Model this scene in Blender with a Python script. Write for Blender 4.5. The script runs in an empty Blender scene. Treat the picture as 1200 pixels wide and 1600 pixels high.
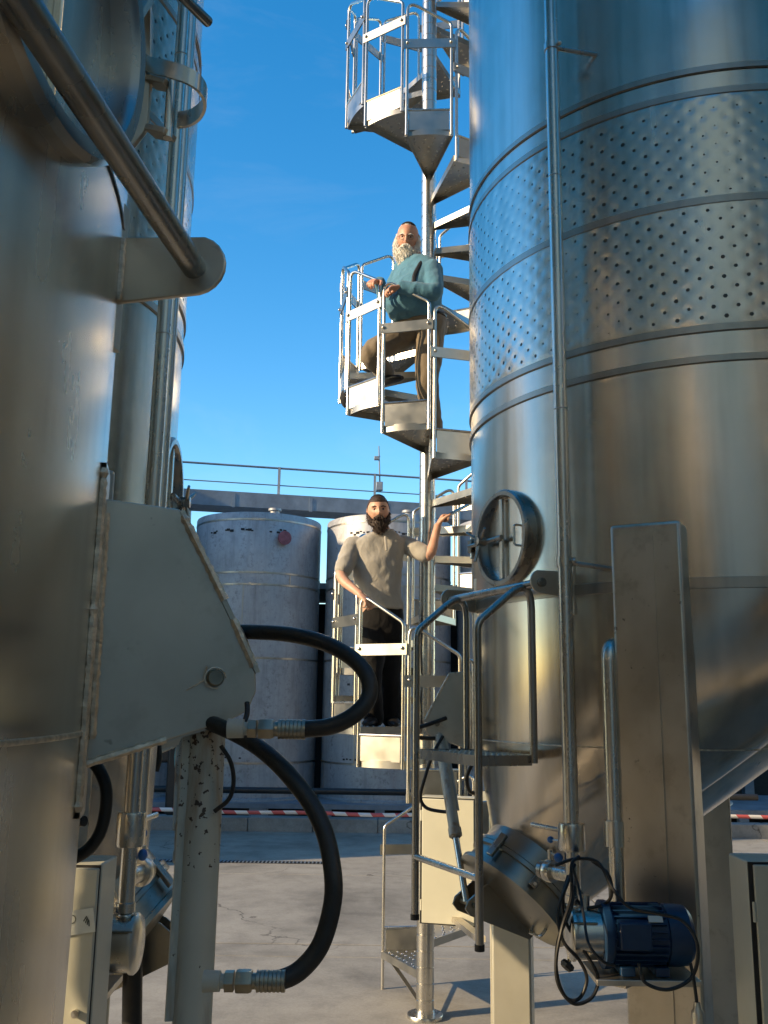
import bpy, bmesh, math, random
import numpy as np
from mathutils import Vector, Matrix, noise as mnoise
random.seed(7)
SC = bpy.context.scene
COL = SC.collection
R = math.radians

# ------------------------------------------------------------------ camera, sky, sun, exposure
F, CX, CY = 1450.0, 600.0, 800.0
EYE = Vector((0, 0, 2.05))
_N = math.sqrt(100.0**2 + 7050.0**2 + F**2)
_fz = F / _N; _fy = math.sqrt(1 - _fz*_fz)
_fwd = Vector((0, _fy, _fz)); _u0 = Vector((0, -_fz, _fy))
_sr = (100.0/_N)/_fy; _cr = math.sqrt(1 - _sr*_sr)
_rt = Vector((1, 0, 0))*_cr + _u0*_sr
_up = Vector((-1, 0, 0))*_sr + _u0*_cr
cam = bpy.data.objects.new('camera', bpy.data.cameras.new('camera'))
COL.objects.link(cam)
cam.data.sensor_fit = 'VERTICAL'; cam.data.sensor_height = 36; cam.data.lens = 36*F/1600
cam.data.clip_start = 0.02; cam.data.clip_end = 2000
cam.matrix_world = Matrix((( _rt.x, _up.x, -_fwd.x, EYE.x), (_rt.y, _up.y, -_fwd.y, EYE.y),
                           (_rt.z, _up.z, -_fwd.z, EYE.z), (0, 0, 0, 1)))
SC.camera = cam
SUN_AZ, SUN_EL = 20.0, 21.0        # degrees from -X towards the camera side; elevation
to_sun = Vector((-math.cos(R(SUN_AZ))*math.cos(R(SUN_EL)), -math.sin(R(SUN_AZ))*math.cos(R(SUN_EL)), math.sin(R(SUN_EL))))
W = bpy.data.worlds.new('World'); SC.world = W; W.use_nodes = True
_nt = W.node_tree; _bg = _nt.nodes['Background']
_sky = _nt.nodes.new('ShaderNodeTexSky'); _sky.sky_type = 'NISHITA'; _sky.sun_disc = False
_sky.sun_elevation = R(SUN_EL); _sky.sun_rotation = math.atan2(to_sun.x, to_sun.y)
_sky.air_density = 1.0; _sky.dust_density = 0.25; _sky.ozone_density = 1.6; _sky.altitude = 300
_hs = _nt.nodes.new('ShaderNodeHueSaturation'); _hs.inputs['Saturation'].default_value = 1.46; _hs.inputs['Value'].default_value = 1.0; _nt.links.new(_sky.outputs[0], _hs.inputs['Color'])
_tc = _nt.nodes.new('ShaderNodeTexCoord'); _mp = _nt.nodes.new('ShaderNodeMapping'); _mp.inputs['Scale'].default_value = (1.2, 1.2, 4.5)
_cn = _nt.nodes.new('ShaderNodeTexNoise'); _cn.inputs['Scale'].default_value = 2.6; _cn.inputs['Detail'].default_value = 7; _cn.inputs['Roughness'].default_value = .62; _cn.inputs['Distortion'].default_value = .6
_cr = _nt.nodes.new('ShaderNodeValToRGB'); _cr.color_ramp.elements[0].position = .54; _cr.color_ramp.elements[1].position = .80; _cr.color_ramp.elements[1].color = (.05,.05,.05,1)
_cm = _nt.nodes.new('ShaderNodeMix'); _cm.data_type = 'RGBA'; _cm.inputs[7].default_value = (4.2,4.2,4.3,1)
_nt.links.new(_tc.outputs['Generated'], _mp.inputs[0]); _nt.links.new(_mp.outputs[0], _cn.inputs['Vector']); _nt.links.new(_cn.outputs[0], _cr.inputs[0])
_nt.links.new(_cr.outputs[0], _cm.inputs[0]); _nt.links.new(_hs.outputs[0], _cm.inputs[6])
_nt.links.new(_cm.outputs[2], _bg.inputs[0]); _bg.inputs[1].default_value = 0.15
sun = bpy.data.objects.new('sun', bpy.data.lights.new('sun', 'SUN')); COL.objects.link(sun)
sun.data.energy = 3.0; sun.data.angle = R(0.6); sun.data.color = (1.0, 0.80, 0.54)
sun.rotation_euler = (-to_sun).to_track_quat('-Z', 'Y').to_euler()
vs = SC.view_settings; vs.view_transform = 'Standard'; vs.look = 'None'; vs.gamma = 1; vs.use_curve_mapping = False
vs.exposure = 1.15
vs.use_white_balance = True; vs.white_balance_temperature = 7350; vs.white_balance_tint = 10
SC.cycles.use_denoising = True; SC.cycles.max_bounces = 8; SC.cycles.glossy_bounces = 6
SC.cycles.sample_clamp_indirect = 6.0

def PX(x, y, Y):
    "a point of the place: bearing of a measured spot, at distance Y along the yard"
    d = _fwd*F + _rt*(x-CX) - _up*(y-CY)
    return EYE + d*(Y/d.y)

# ------------------------------------------------------------------ mesh helpers
class MB:
    def __init__(s): s.v = []; s.f = []
    def add(s, v, f):
        o = len(s.v); s.v += [tuple(p) for p in v]; s.f += [tuple(i+o for i in q) for q in f]; return s
    def box(s, c, d, M=None):
        c = Vector(c); v = []
        for x in (-.5, .5):
            for y in (-.5, .5):
                for z in (-.5, .5):
                    p = Vector((x*d[0], y*d[1], z*d[2])); v.append(c + (M @ p if M else p))
        return s.add(v, [(0,1,3,2),(4,6,7,5),(0,4,5,1),(2,3,7,6),(0,2,6,4),(1,5,7,3)])
    def bar(s, a, b, w, h, up=(0,0,1)):
        a = Vector(a); b = Vector(b); d = (b-a); L = d.length; d.normalize()
        y = Vector(up).cross(d)
        if y.length < 1e-4: y = Vector((1,0,0)).cross(d)
        y.normalize(); z = d.cross(y)
        return s.box((a+b)/2, (L, w, h), Matrix((d, y, z)).transposed())
    def tube(s, pts, r, n=10, closed=False, cap=True):
        P = [Vector(p) for p in pts]; m = len(P)
        rr = r if isinstance(r, (list, tuple)) else [r]*m
        T = []
        for i in range(m):
            if closed: t = P[(i+1) % m]-P[i-1]
            else: t = P[min(i+1, m-1)]-P[max(i-1, 0)]
            T.append(t.normalized() if t.length > 1e-9 else Vector((0,0,1)))
        ref = Vector((0,0,1)) if abs(T[0].z) < .9 else Vector((1,0,0))
        u = (ref - T[0]*ref.dot(T[0])).normalized(); v = []; f = []
        for i in range(m):
            u = (u - T[i]*u.dot(T[i])); u.normalize(); w = T[i].cross(u)
            for k in range(n):
                a = 2*math.pi*k/n; v.append(P[i] + (u*math.cos(a)+w*math.sin(a))*rr[i])
        for i in range(m if closed else m-1):
            j = (i+1) % m
            for k in range(n):
                k2 = (k+1) % n; f.append((i*n+k, i*n+k2, j*n+k2, j*n+k))
        if cap and not closed:
            f.append(tuple(range(n-1, -1, -1))); f.append(tuple((m-1)*n+k for k in range(n)))
        return s.add(v, f)
    def lathe(s, prof, n=32, o=(0,0,0), ax=(0,0,1), a0=0.0, a1=360.0):
        ax = Vector(ax).normalized(); o = Vector(o)
        ref = Vector((1,0,0)) if abs(ax.x) < .9 else Vector((0,1,0))
        u = (ref-ax*ref.dot(ax)).normalized(); w = ax.cross(u)
        full = abs(a1-a0-360) < 1e-6; m = n if full else n+1; v = []; f = []
        for (r, z) in prof:
            for k in range(m):
                a = R(a0+(a1-a0)*k/n); v.append(o + ax*z + (u*math.cos(a)+w*math.sin(a))*r)
        for i in range(len(prof)-1):
            for k in range(n):
                k2 = (k+1) % m; f.append((i*m+k, i*m+k2, (i+1)*m+k2, (i+1)*m+k))
        return s.add(v, f)
    def prism(s, poly, ext):
        P = [Vector(p) for p in poly]; e = Vector(ext); n = len(P)
        v = P + [p+e for p in P]
        f = [tuple(range(n-1, -1, -1)), tuple(range(n, 2*n))] + [(i, (i+1) % n, n+(i+1) % n, n+i) for i in range(n)]
        return s.add(v, f)
    def sphere(s, c, r, nu=16, nv=10, M=None):
        c = Vector(c); r = Vector((r,r,r)) if not hasattr(r, '__len__') else Vector(r); v = []; f = []
        for j in range(1, nv):
            t = math.pi*j/nv
            for k in range(nu):
                a = 2*math.pi*k/nu
                p = Vector((r.x*math.sin(t)*math.cos(a), r.y*math.sin(t)*math.sin(a), r.z*math.cos(t)))
                v.append(c + (M @ p if M else p))
        top = Vector((0,0,r.z)); v.append(c+(M @ top if M else top)); v.append(c-(M @ top if M else top))
        for j in range(nv-2):
            for k in range(nu):
                k2 = (k+1) % nu; f.append((j*nu+k, (j+1)*nu+k, (j+1)*nu+k2, j*nu+k2))
        N = (nv-1)*nu
        for k in range(nu):
            k2 = (k+1) % nu; f.append((N, k, k2)); f.append((N+1, (nv-2)*nu+k2, (nv-2)*nu+k))
        return s.add(v, f)

def fillet(pts, rad, seg=6):
    P = [Vector(p) for p in pts]; out = [P[0]]
    for i in range(1, len(P)-1):
        a = (P[i-1]-P[i]); b = (P[i+1]-P[i]); la, lb = a.length, b.length
        a.normalize(); b.normalize(); ang = a.angle(b)
        if ang > 3.1: out.append(P[i]); continue
        d = min(rad/math.tan(ang/2), la*.49, lb*.49)
        p0 = P[i]+a*d; p1 = P[i]+b*d
        for k in range(seg+1):
            t = k/seg; out.append(p0*(1-t)**2 + P[i]*2*t*(1-t) + p1*t*t)
    out.append(P[-1]); return out

def spline(pts, per=8):
    P = [Vector(p) for p in pts]; P = [P[0]*2-P[1]] + P + [P[-1]*2-P[-2]]; out = []
    for i in range(1, len(P)-2):
        p0, p1, p2, p3 = P[i-1:i+3]
        for k in range(per):
            t = k/per
            out.append(.5*((2*p1)+(p2-p0)*t+(2*p0-5*p1+4*p2-p3)*t*t+(3*p1-p0-3*p2+p3)*t**3))
    out.append(P[-2]); return out

OFF = {}
def _off(parent):
    p = parent
    while p is not None:
        if p.name in OFF: return OFF[p.name]
        p = p.parent
    return Vector((0,0,0))
def mesh_of(mb, name, smooth=True, ang=38, mir=1, off=Vector((0,0,0))):
    me = bpy.data.meshes.new(name)
    V = [(p[0]-off[0], (p[1]-off[1])*mir, p[2]-off[2]) for p in mb.v]
    Fc = mb.f if mir == 1 else [tuple(reversed(q)) for q in mb.f]
    me.from_pydata(V, [], Fc); me.validate(); me.update()
    if smooth and len(me.polygons):
        me.polygons.foreach_set('use_smooth', [True]*len(me.polygons)); me.set_sharp_from_angle(angle=R(ang))
    return me
def build(mb, name, mat, parent=None, smooth=True, ang=38, bevel=0, mir=1, stuff=False, fix=False):
    me = mb if isinstance(mb, bpy.types.Mesh) else mesh_of(mb, name, smooth, ang, mir, _off(parent))
    if fix:
        bm = bmesh.new(); bm.from_mesh(me); bmesh.ops.recalc_face_normals(bm, faces=bm.faces); bm.to_mesh(me); bm.free()
    o = bpy.data.objects.new(name, me); COL.objects.link(o)
    if mat is not None and not me.materials: me.materials.append(mat)
    if parent is not None: o.parent = parent
    if bevel:
        b = o.modifiers.new('bevel', 'BEVEL'); b.width = bevel; b.segments = 2; b.limit_method = 'ANGLE'; b.angle_limit = R(40)
    if stuff: o['kind'] = 'stuff'
    return o
def tag(o, label, cat, group=None):
    o['label'] = label; o['category'] = cat
    if group: o['group'] = group
    return o
def thing(name, label, cat, loc=(0,0,0), rotz=0.0, group=None, world=True):
    "Empty at the base of a thing; world=True: parts are given in world coordinates"
    o = bpy.data.objects.new(name, None); COL.objects.link(o); o.empty_display_size = .1
    o.location = loc; o.rotation_euler = (0, 0, rotz)
    if world: OFF[o.name] = Vector(loc)
    return tag(o, label, cat, group)
def struct(o): o['kind'] = 'structure'; return o
def place(o, p, rotz=0.0):
    o.location = p; o.rotation_euler = (0, 0, rotz); return o

# ------------------------------------------------------------------ materials
def nodes(m): return m.node_tree.nodes, m.node_tree.links
def newmat(name):
    m = bpy.data.materials.new(name); m.use_nodes = True; return m
def ramp(n, stops):
    r = n.new('ShaderNodeValToRGB'); e = r.color_ramp.elements
    while len(e) > len(stops): e.remove(e[-1])
    while len(e) < len(stops): e.new(1)
    for el, (p, c) in zip(e, stops): el.position = p; el.color = (c[0], c[1], c[2], 1) if hasattr(c, '__len__') else (c, c, c, 1)
    return r
def coords(n, l, scale=(1,1,1), which='Object'):
    tc = n.new('ShaderNodeTexCoord'); mp = n.new('ShaderNodeMapping'); mp.inputs['Scale'].default_value = scale
    l.new(tc.outputs[which], mp.inputs[0]); return mp.outputs[0]
def noise_tex(n, l, vec, scale, detail=5, rough=.6, dist=0):
    t = n.new('ShaderNodeTexNoise'); t.inputs['Scale'].default_value = scale; t.inputs['Detail'].default_value = detail
    t.inputs['Roughness'].default_value = rough; t.inputs['Distortion'].default_value = dist; l.new(vec, t.inputs['Vector']); return t.outputs[0]
def mix(n, l, fac, a, b, mode='MIX'):
    x = n.new('ShaderNodeMix'); x.data_type = 'RGBA'; x.blend_type = mode
    for sock, val in ((x.inputs[0], fac), (x.inputs[6], a), (x.inputs[7], b)):
        if hasattr(val, 'is_output'): l.new(val, sock)
        elif hasattr(val, '__len__'): sock.default_value = (*val[:3], 1)
        else: sock.default_value = val
    return x.outputs[2]
def plain(name, col, rough=.5, metal=0.0, var=.25, scale=6.0, bump=.0, bscale=60.0, rvar=.15, spec=.5):
    m = newmat(name); n, l = nodes(m); b = n['Principled BSDF']; v = coords(n, l)
    t = noise_tex(n, l, v, scale)
    lo = [c*(1-var) for c in col]; hi = [min(1, c*(1+var)) for c in col]
    r = ramp(n, [(.3, lo), (.7, hi)]); l.new(t, r.inputs[0]); l.new(r.outputs[0], b.inputs['Base Color'])
    r2 = ramp(n, [(.3, max(0, rough-rvar*.5)), (.7, min(1, rough+rvar*.5))]); l.new(noise_tex(n, l, v, scale*3), r2.inputs[0])
    l.new(r2.outputs[0], b.inputs['Roughness']); b.inputs['Metallic'].default_value = metal
    b.inputs['Specular IOR Level'].default_value = spec
    if bump:
        bp = n.new('ShaderNodeBump'); bp.inputs['Strength'].default_value = bump; bp.inputs['Distance'].default_value = .01
        l.new(noise_tex(n, l, v, bscale, 4), bp.inputs['Height']); l.new(bp.outputs[0], b.inputs['Normal'])
    return m
def steel(name, col=(.60,.575,.53), rough=.24, aniso=0.0, streak=(9,9,.5), smudge=.10, wob=.0, brush=.04, specks=0.0):
    m = newmat(name); n, l = nodes(m); b = n['Principled BSDF']; b.inputs['Metallic'].default_value = 1
    v = coords(n, l); vs_ = coords(n, l, streak); vb = coords(n, l, (1,1,40))
    big = noise_tex(n, l, v, 2.2, 6, .65); st = noise_tex(n, l, vs_, 1.6, 2, .5); fine = noise_tex(n, l, vb, 12, 3)
    c0 = ramp(n, [(.25, [c*.80 for c in col]), (.55, col), (.8, [min(1, c*1.06) for c in col])]); l.new(st, c0.inputs[0])
    c1 = ramp(n, [(.28, (.82,.80,.76)), (.6, (1,1,1))]); l.new(big, c1.inputs[0])
    bc = mix(n, l, .8, c0.outputs[0], c1.outputs[0], 'MULTIPLY')
    if specks:
        sp = ramp(n, [(.70, 0), (.74, 1)]); l.new(noise_tex(n, l, v, 34, 2, .5), sp.inputs[0])
        sg = ramp(n, [(.5, 0), (.62, specks)]); l.new(noise_tex(n, l, v, 3.3, 3), sg.inputs[0])
        bc = mix(n, l, mix(n, l, 1.0, sp.outputs[0], sg.outputs[0], 'MULTIPLY'), bc, (.05,.04,.03))
        ht_ = ramp(n, [(.54, 0), (.72, .75)]); l.new(noise_tex(n, l, v, 6.5, 5, .65), ht_.inputs[0]); bc = mix(n, l, ht_.outputs[0], bc, [x*.62 for x in (col[0], col[1]*.95, col[2]*.86)])
    l.new(bc, b.inputs['Base Color'])
    r = ramp(n, [(.3, max(.03, rough-smudge*.6)), (.72, rough+smudge)]); l.new(mix(n, l, .5, big, st), r.inputs[0]); l.new(r.outputs[0], b.inputs['Roughness'])
    if aniso:
        b.inputs['Anisotropic'].default_value = aniso
        tg = n.new('ShaderNodeTangent'); tg.direction_type = 'RADIAL'; tg.axis = 'Z'; l.new(tg.outputs[0], b.inputs['Tangent'])
    prev = None
    if wob:
        bw = n.new('ShaderNodeBump'); bw.inputs['Strength'].default_value = wob; bw.inputs['Distance'].default_value = .03
        l.new(noise_tex(n, l, coords(n, l, (1.6,1.6,.6)), 1.5, 2), bw.inputs['Height']); prev = bw.outputs[0]
    bf = n.new('ShaderNodeBump'); bf.inputs['Strength'].default_value = brush; bf.inputs['Distance'].default_value = .002
    l.new(fine, bf.inputs['Height'])
    if prev: l.new(prev, bf.inputs['Normal'])
    l.new(bf.outputs[0], b.inputs['Normal'])
    return m
def mat_concrete(name, base=(.335,.31,.262), stain=.6):
    m = newmat(name); n, l = nodes(m); b = n['Principled BSDF']; tc = n.new('ShaderNodeNewGeometry'); v = tc.outputs['Position']
    big = noise_tex(n, l, v, .55, 7, .65, .4); mid = noise_tex(n, l, v, 3.1, 8, .7); fine = noise_tex(n, l, v, 42, 5, .7)
    c = ramp(n, [(.25, [x*.50 for x in base]), (.5, base), (.75, [x*1.22 for x in base])]); l.new(big, c.inputs[0])
    c2 = ramp(n, [(.25, .62), (.55, 1.0), (.8, 1.08)]); l.new(mid, c2.inputs[0])
    c3 = ramp(n, [(.2, .78), (.6, 1.04)]); l.new(fine, c3.inputs[0])
    x = mix(n, l, .85, mix(n, l, .9, c.outputs[0], c2.outputs[0], 'MULTIPLY'), c3.outputs[0], 'MULTIPLY')
    # hairline cracks, only here and there
    vo = n.new('ShaderNodeTexVoronoi'); vo.feature = 'DISTANCE_TO_EDGE'; vo.inputs['Scale'].default_value = .33
    wv = n.new('ShaderNodeVectorMath'); wv.operation = 'ADD'; nz = n.new('ShaderNodeTexNoise'); nz.inputs['Scale'].default_value = 2.2; nz.inputs['Detail'].default_value = 6
    l.new(v, nz.inputs['Vector']); l.new(v, wv.inputs[0]); l.new(nz.outputs[1], wv.inputs[1]); l.new(wv.outputs[0], vo.inputs['Vector'])
    ck = ramp(n, [(0, .0), (.006, 1.0)]); l.new(vo.outputs['Distance'], ck.inputs[0])
    gate = ramp(n, [(.5, 0), (.6, 1)]); l.new(noise_tex(n, l, v, .4, 2), gate.inputs[0])
    inv = n.new('ShaderNodeMath'); inv.operation = 'SUBTRACT'; inv.inputs[0].default_value = 1; l.new(ck.outputs[0], inv.inputs[1])
    mu = n.new('ShaderNodeMath'); mu.operation = 'MULTIPLY'; l.new(inv.outputs[0], mu.inputs[0]); l.new(gate.outputs[0], mu.inputs[1])
    x = mix(n, l, mu.outputs[0], x, (.06,.052,.045)); l.new(x, b.inputs['Base Color'])
    b.inputs['Roughness'].default_value = .82
    bp = n.new('ShaderNodeBump'); bp.inputs['Strength'].default_value = .35; bp.inputs['Distance'].default_value = .012
    l.new(mix(n, l, .4, mid, fine), bp.inputs['Height']); l.new(bp.outputs[0], b.inputs['Normal']); return m
def mat_chipped(name, paint=(.50,.50,.43), chip=(.055,.032,.02), amount=.5):
    m = newmat(name); n, l = nodes(m); b = n['Principled BSDF']; v = coords(n, l)
    big = noise_tex(n, l, v, 5, 4)
    c = ramp(n, [(.3, [x*.82 for x in paint]), (.7, paint)]); l.new(big, c.inputs[0])
    vo = noise_tex(n, l, v, 95, 3, .5); gz = n.new('ShaderNodeSeparateXYZ'); l.new(v, gz.inputs[0]); gm = n.new('ShaderNodeMapRange'); gm.inputs[1].default_value = 1.55; gm.inputs[2].default_value = 2.05; gm.inputs[3].default_value = .22; gm.inputs[4].default_value = .62; l.new(gz.outputs['Z'], gm.inputs[0]); gate = gm.outputs[0]
    ad = n.new('ShaderNodeMath'); ad.operation = 'MULTIPLY_ADD'; ad.inputs[1].default_value = .55; l.new(gate, ad.inputs[0]); l.new(vo, ad.inputs[2])
    k = ramp(n, [(.94-.1*amount, 0), (.965-.1*amount, 1)]); l.new(ad.outputs[0], k.inputs[0])
    rust = ramp(n, [(.52, (.0,.0,.0)), (.68, (.85,.85,.85))]); l.new(noise_tex(n, l, coords(n, l, (14,14,1.3)), 1.4, 5), rust.inputs[0])
    y = mix(n, l, rust.outputs[0], c.outputs[0], (.27,.15,.06)); x = mix(n, l, k.outputs[0], y, chip)
    l.new(x, b.inputs['Base Color']); b.inputs['Roughness'].default_value = .48
    bp = n.new('ShaderNodeBump'); bp.invert = True; bp.inputs['Strength'].default_value = .4; bp.inputs['Distance'].default_value = .002
    l.new(k.outputs[0], bp.inputs['Height']); l.new(bp.outputs[0], b.inputs['Normal']); return m
def mat_tape(name):
    m = newmat(name); n, l = nodes(m); b = n['Principled BSDF']; v = coords(n, l)
    s = n.new('ShaderNodeSeparateXYZ'); l.new(v, s.inputs[0])
    a = n.new('ShaderNodeMath'); a.operation = 'MULTIPLY_ADD'; a.inputs[1].default_value = .8; l.new(s.outputs['Z'], a.inputs[0]); l.new(s.outputs['X'], a.inputs[2])
    q = n.new('ShaderNodeMath'); q.operation = 'MULTIPLY'; q.inputs[1].default_value = 2.9; l.new(a.outputs[0], q.inputs[0])
    fr = n.new('ShaderNodeMath'); fr.operation = 'FRACT'; l.new(q.outputs[0], fr.inputs[0])
    r = ramp(n, [(.5, (.66,.64,.62)), (.5001, (.50,.10,.10))]); r.color_ramp.interpolation = 'CONSTANT'; l.new(fr.outputs[0], r.inputs[0])
    l.new(r.outputs[0], b.inputs['Base Color']); b.inputs['Roughness'].default_value = .45; return m
def mat_oldsteel(name):
    m = newmat(name); n, l = nodes(m); b = n['Principled BSDF']; b.inputs['Metallic'].default_value = .45; v = coords(n, l)
    st = noise_tex(n, l, coords(n, l, (5,5,.45)), 1.8, 7, .7); big = noise_tex(n, l, v, 1.7, 7, .7); fine = noise_tex(n, l, v, 13, 6, .75)
    c = ramp(n, [(.25, (.15,.15,.155)), (.48, (.37,.375,.38)), (.75, (.55,.555,.56))]); l.new(mix(n, l, .5, st, big), c.inputs[0])
    k = ramp(n, [(.52, 0), (.66, .9)]); l.new(mix(n, l, .45, fine, st), k.inputs[0])
    x = mix(n, l, k.outputs[0], c.outputs[0], (.16,.15,.15))
    rz = ramp(n, [(.62, 0), (.78, .55)]); l.new(noise_tex(n, l, coords(n, l, (3,3,.5)), 1.1, 5), rz.inputs[0])
    x = mix(n, l, rz.outputs[0], x, (.30,.22,.20)); l.new(x, b.inputs['Base Color'])
    b.inputs['Roughness'].default_value = .55
    bp = n.new('ShaderNodeBump'); bp.inputs['Strength'].default_value = .25; bp.inputs['Distance'].default_value = .02; l.new(big, bp.inputs['Height']); l.new(bp.outputs[0], b.inputs['Normal'])
    return m
def mat_cloth(name, col, scale=320.0, var=.25, fold=.0):
    m = newmat(name); n, l = nodes(m); b = n['Principled BSDF']; v = coords(n, l)
    w = noise_tex(n, l, v, scale, 3); g = noise_tex(n, l, v, 7, 4)
    c = ramp(n, [(.3, [x*(1-var) for x in col]), (.7, [x*(1+var*.6) for x in col])]); l.new(mix(n, l, .5, w, g), c.inputs[0]); l.new(c.outputs[0], b.inputs['Base Color'])
    b.inputs['Roughness'].default_value = .9; b.inputs['Specular IOR Level'].default_value = .2
    b.inputs['Sheen Weight'].default_value = .15
    bp = n.new('ShaderNodeBump'); bp.inputs['Strength'].default_value = .5; bp.inputs['Distance'].default_value = .012
    l.new(noise_tex(n, l, coords(n, l, (1,1,.6)), 16, 4, .55, 1.2), bp.inputs['Height']); l.new(bp.outputs[0], b.inputs['Normal']); return m
def mat_skin(name, col):
    m = newmat(name); n, l = nodes(m); b = n['Principled BSDF']; v = coords(n, l)
    c = ramp(n, [(.3, [col[0]*.92, col[1]*.78, col[2]*.72]), (.65, col)]); l.new(noise_tex(n, l, v, 22, 4), c.inputs[0]); l.new(c.outputs[0], b.inputs['Base Color'])
    b.inputs['Roughness'].default_value = .48; b.inputs['Subsurface Weight'].default_value = .12; b.inputs['Subsurface Radius'].default_value = (.01,.004,.002)
    return m

M = dict(
  tank=steel('brushed tank steel', (.70,.65,.58), .22, .66, smudge=.07, wob=.04, brush=.0),
  tank2=steel('satin tank steel', (.74,.69,.61), .25, .6, smudge=.05, wob=.04, brush=.0),
  band=steel('ground weld band', (.46,.43,.385), .33, .0, smudge=.12),
  weld=plain('weld bead', (.66,.58,.47), .42, 1.0, .3, 60, .3, 200),
  dot=plain('spot weld', (.10,.09,.08), .42, .9, .3, 60),
  plate=steel('mill finish plate', (.67,.615,.53), .37, .0, (3,3,2), .12, .04, .0, .9),
  rail=steel('polished tube steel', (.70,.68,.63), .26, .0, smudge=.08),
  darkrail=steel('dull tube steel', (.40,.385,.36), .26, .0, smudge=.12),
  stair=steel('stair sheet steel', (.52,.505,.465), .33, .0, (4,4,4), .12, .05, .0),
  old=mat_oldsteel('weathered tank steel'),
  conc=mat_concrete('yard concrete'), conc2=mat_concrete('kerb concrete', (.33,.32,.30)),
  chip=mat_chipped('chipped grey paint'), hatch=steel('dull door steel', (.40,.38,.335), .33, .0, (3,3,3), .12, .03, .0, .8), cream=plain('cream cabinet paint', (.57,.56,.455), .42, 0, .06, 3, .0),
  legp=plain('pale leg steel', (.60,.58,.49), .40, .55, .12, 2.2),
  rubber=plain('black rubber', (.016,.015,.014), .42, 0, .3, 30, .12, 160), cable=plain('black cable', (.012,.012,.012), .40, 0, .2, 20),
  black=plain('black plastic', (.018,.018,.018), .5, 0, .3, 12), blue=plain('blue motor paint', (.007,.036,.095), .38, 0, .2, 9, .05, 90),
  blueknob=plain('blue knob', (.02,.14,.42), .35, 0, .1, 9), fit=steel('zinc fitting', (.34,.315,.255), .36, .0, (20,20,20), .12),
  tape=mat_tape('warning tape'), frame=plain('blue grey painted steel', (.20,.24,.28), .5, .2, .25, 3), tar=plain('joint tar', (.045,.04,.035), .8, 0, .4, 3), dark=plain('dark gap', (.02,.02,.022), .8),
  pale=plain('pale render', (.80,.72,.60), .9, 0, .08, .8), wall=plain('rendered wall', (.42,.39,.34), .9, 0, .15, 1.2, .2, 30), roof=plain('roof sheet', (.22,.2,.19), .6, .3, .2, 2),
  glass=plain('window glass', (.03,.04,.05), .08, 0, .1), paper=plain('paper label', (.72,.74,.66), .6, 0, .06), ink=plain('label ink', (.04,.06,.05), .6),
  teal=plain('teal print', (.12,.30,.32), .5), copper=plain('orange rod', (.42,.15,.07), .5), red=plain('red stained flange', (.26,.09,.11), .6, .2, .35, 9),
  skin1=mat_skin('skin', (.60,.36,.26)), skin2=mat_skin('ruddy skin', (.58,.31,.22)),
  polo=mat_cloth('taupe knit', (.40,.375,.33)), jumper=mat_cloth('teal jumper', (.085,.225,.32)), trous=mat_cloth('brown trousers', (.20,.16,.115)),
  blk=mat_cloth('black trousers', (.010,.0095,.0095)), hairb=plain('dark brown hair', (.036,.018,.010), .55, 0, .5, 90, .6, 160), white=plain('grey white beard', (.75,.71,.64), .7, 0, .22, 70, .7, 150),
  leather=plain('black leather', (.012,.011,.010), .45, 0, .3, 20), velvet=plain('black cap cloth', (.010,.010,.012), .9, 0, .2, 30), eyewhite=plain('eye white', (.36,.30,.26), .3), eye=plain('eye', (.02,.012,.01), .2), wire=plain('spectacle wire', (.25,.22,.18), .3, 1.0),
  strap=plain('black strap', (.012,.013,.016), .7),
)

# ------------------------------------------------------------------ the yard
g = MB().add([(-300,-200,-.03),(300,-200,-.03),(300,600,-.03),(-300,600,-.03)], [(0,1,2,3)])
ground = struct(build(g, 'ground', M['conc'], smooth=False))
ys = [-4.4, -.4, 2.6, 5.5, 8.2, 8.6, 11.9, 15.62]; xs = [-12.6, -8.4, -5.2, 2.3, 6.1, 9.1, 12.3]
for j in range(len(ys)-1):
    for i in range(len(xs)-1):
        a, b, c, d = xs[i]+.009, xs[i+1]-.009, ys[j]+.009, ys[j+1]-.009
        s = MB().box(((a+b)/2, (c+d)/2, -.012+random.uniform(-.0015, .0015)), (b-a, d-c, .024))
        build(s, 'concrete_slab', M['conc'], ground, smooth=False, bevel=.004)
for j in range(1, len(ys)-1): build(MB().box((0, ys[j], -.010), (24, .017, .012)), 'joint_filler', M['tar'], ground, smooth=False)
for i in range(1, len(xs)-1): build(MB().box((xs[i], 5.6, -.0105), (.017, 20, .012)), 'joint_filler', M['tar'], ground, smooth=False)
kerb = bpy.data.objects.new('kerb', None); COL.objects.link(kerb); struct(kerb)
for i in range(20):
    x = -10+i*1.05
    build(MB().box((x, 15.8, .09+random.uniform(-.004,.004)), (1.04, .3, .24)), 'kerb_stone', M['conc2'], kerb, bevel=.012)

# industrial building whose shadow lies over the far side of the yard (stands left of the view)
bl = thing('industrial_building', 'long rendered industrial building with sheet roof and window row beside the yard', 'building', (-13, 17, 0))
build(MB().box((-13, 16.6, 4.15), (7, 13.4, 8.3)), 'wall', M['wall'], bl)
build(MB().prism([(-16.8,9.8,8.32),(-9.2,9.8,8.32),(-13,9.8,9.2)], (0,13.6,0)), 'roof', M['roof'], bl)
for i in range(5):
    w = build(MB().box((-9.49, 12.3+i*2.5, 3.2), (.06, 1.4, 1.6)), 'window', M['frame'], bl)
    build(MB().box((-9.455, 12.3+i*2.5, 3.2), (.012, 1.24, 1.44)), 'pane', M['glass'], w)

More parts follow.
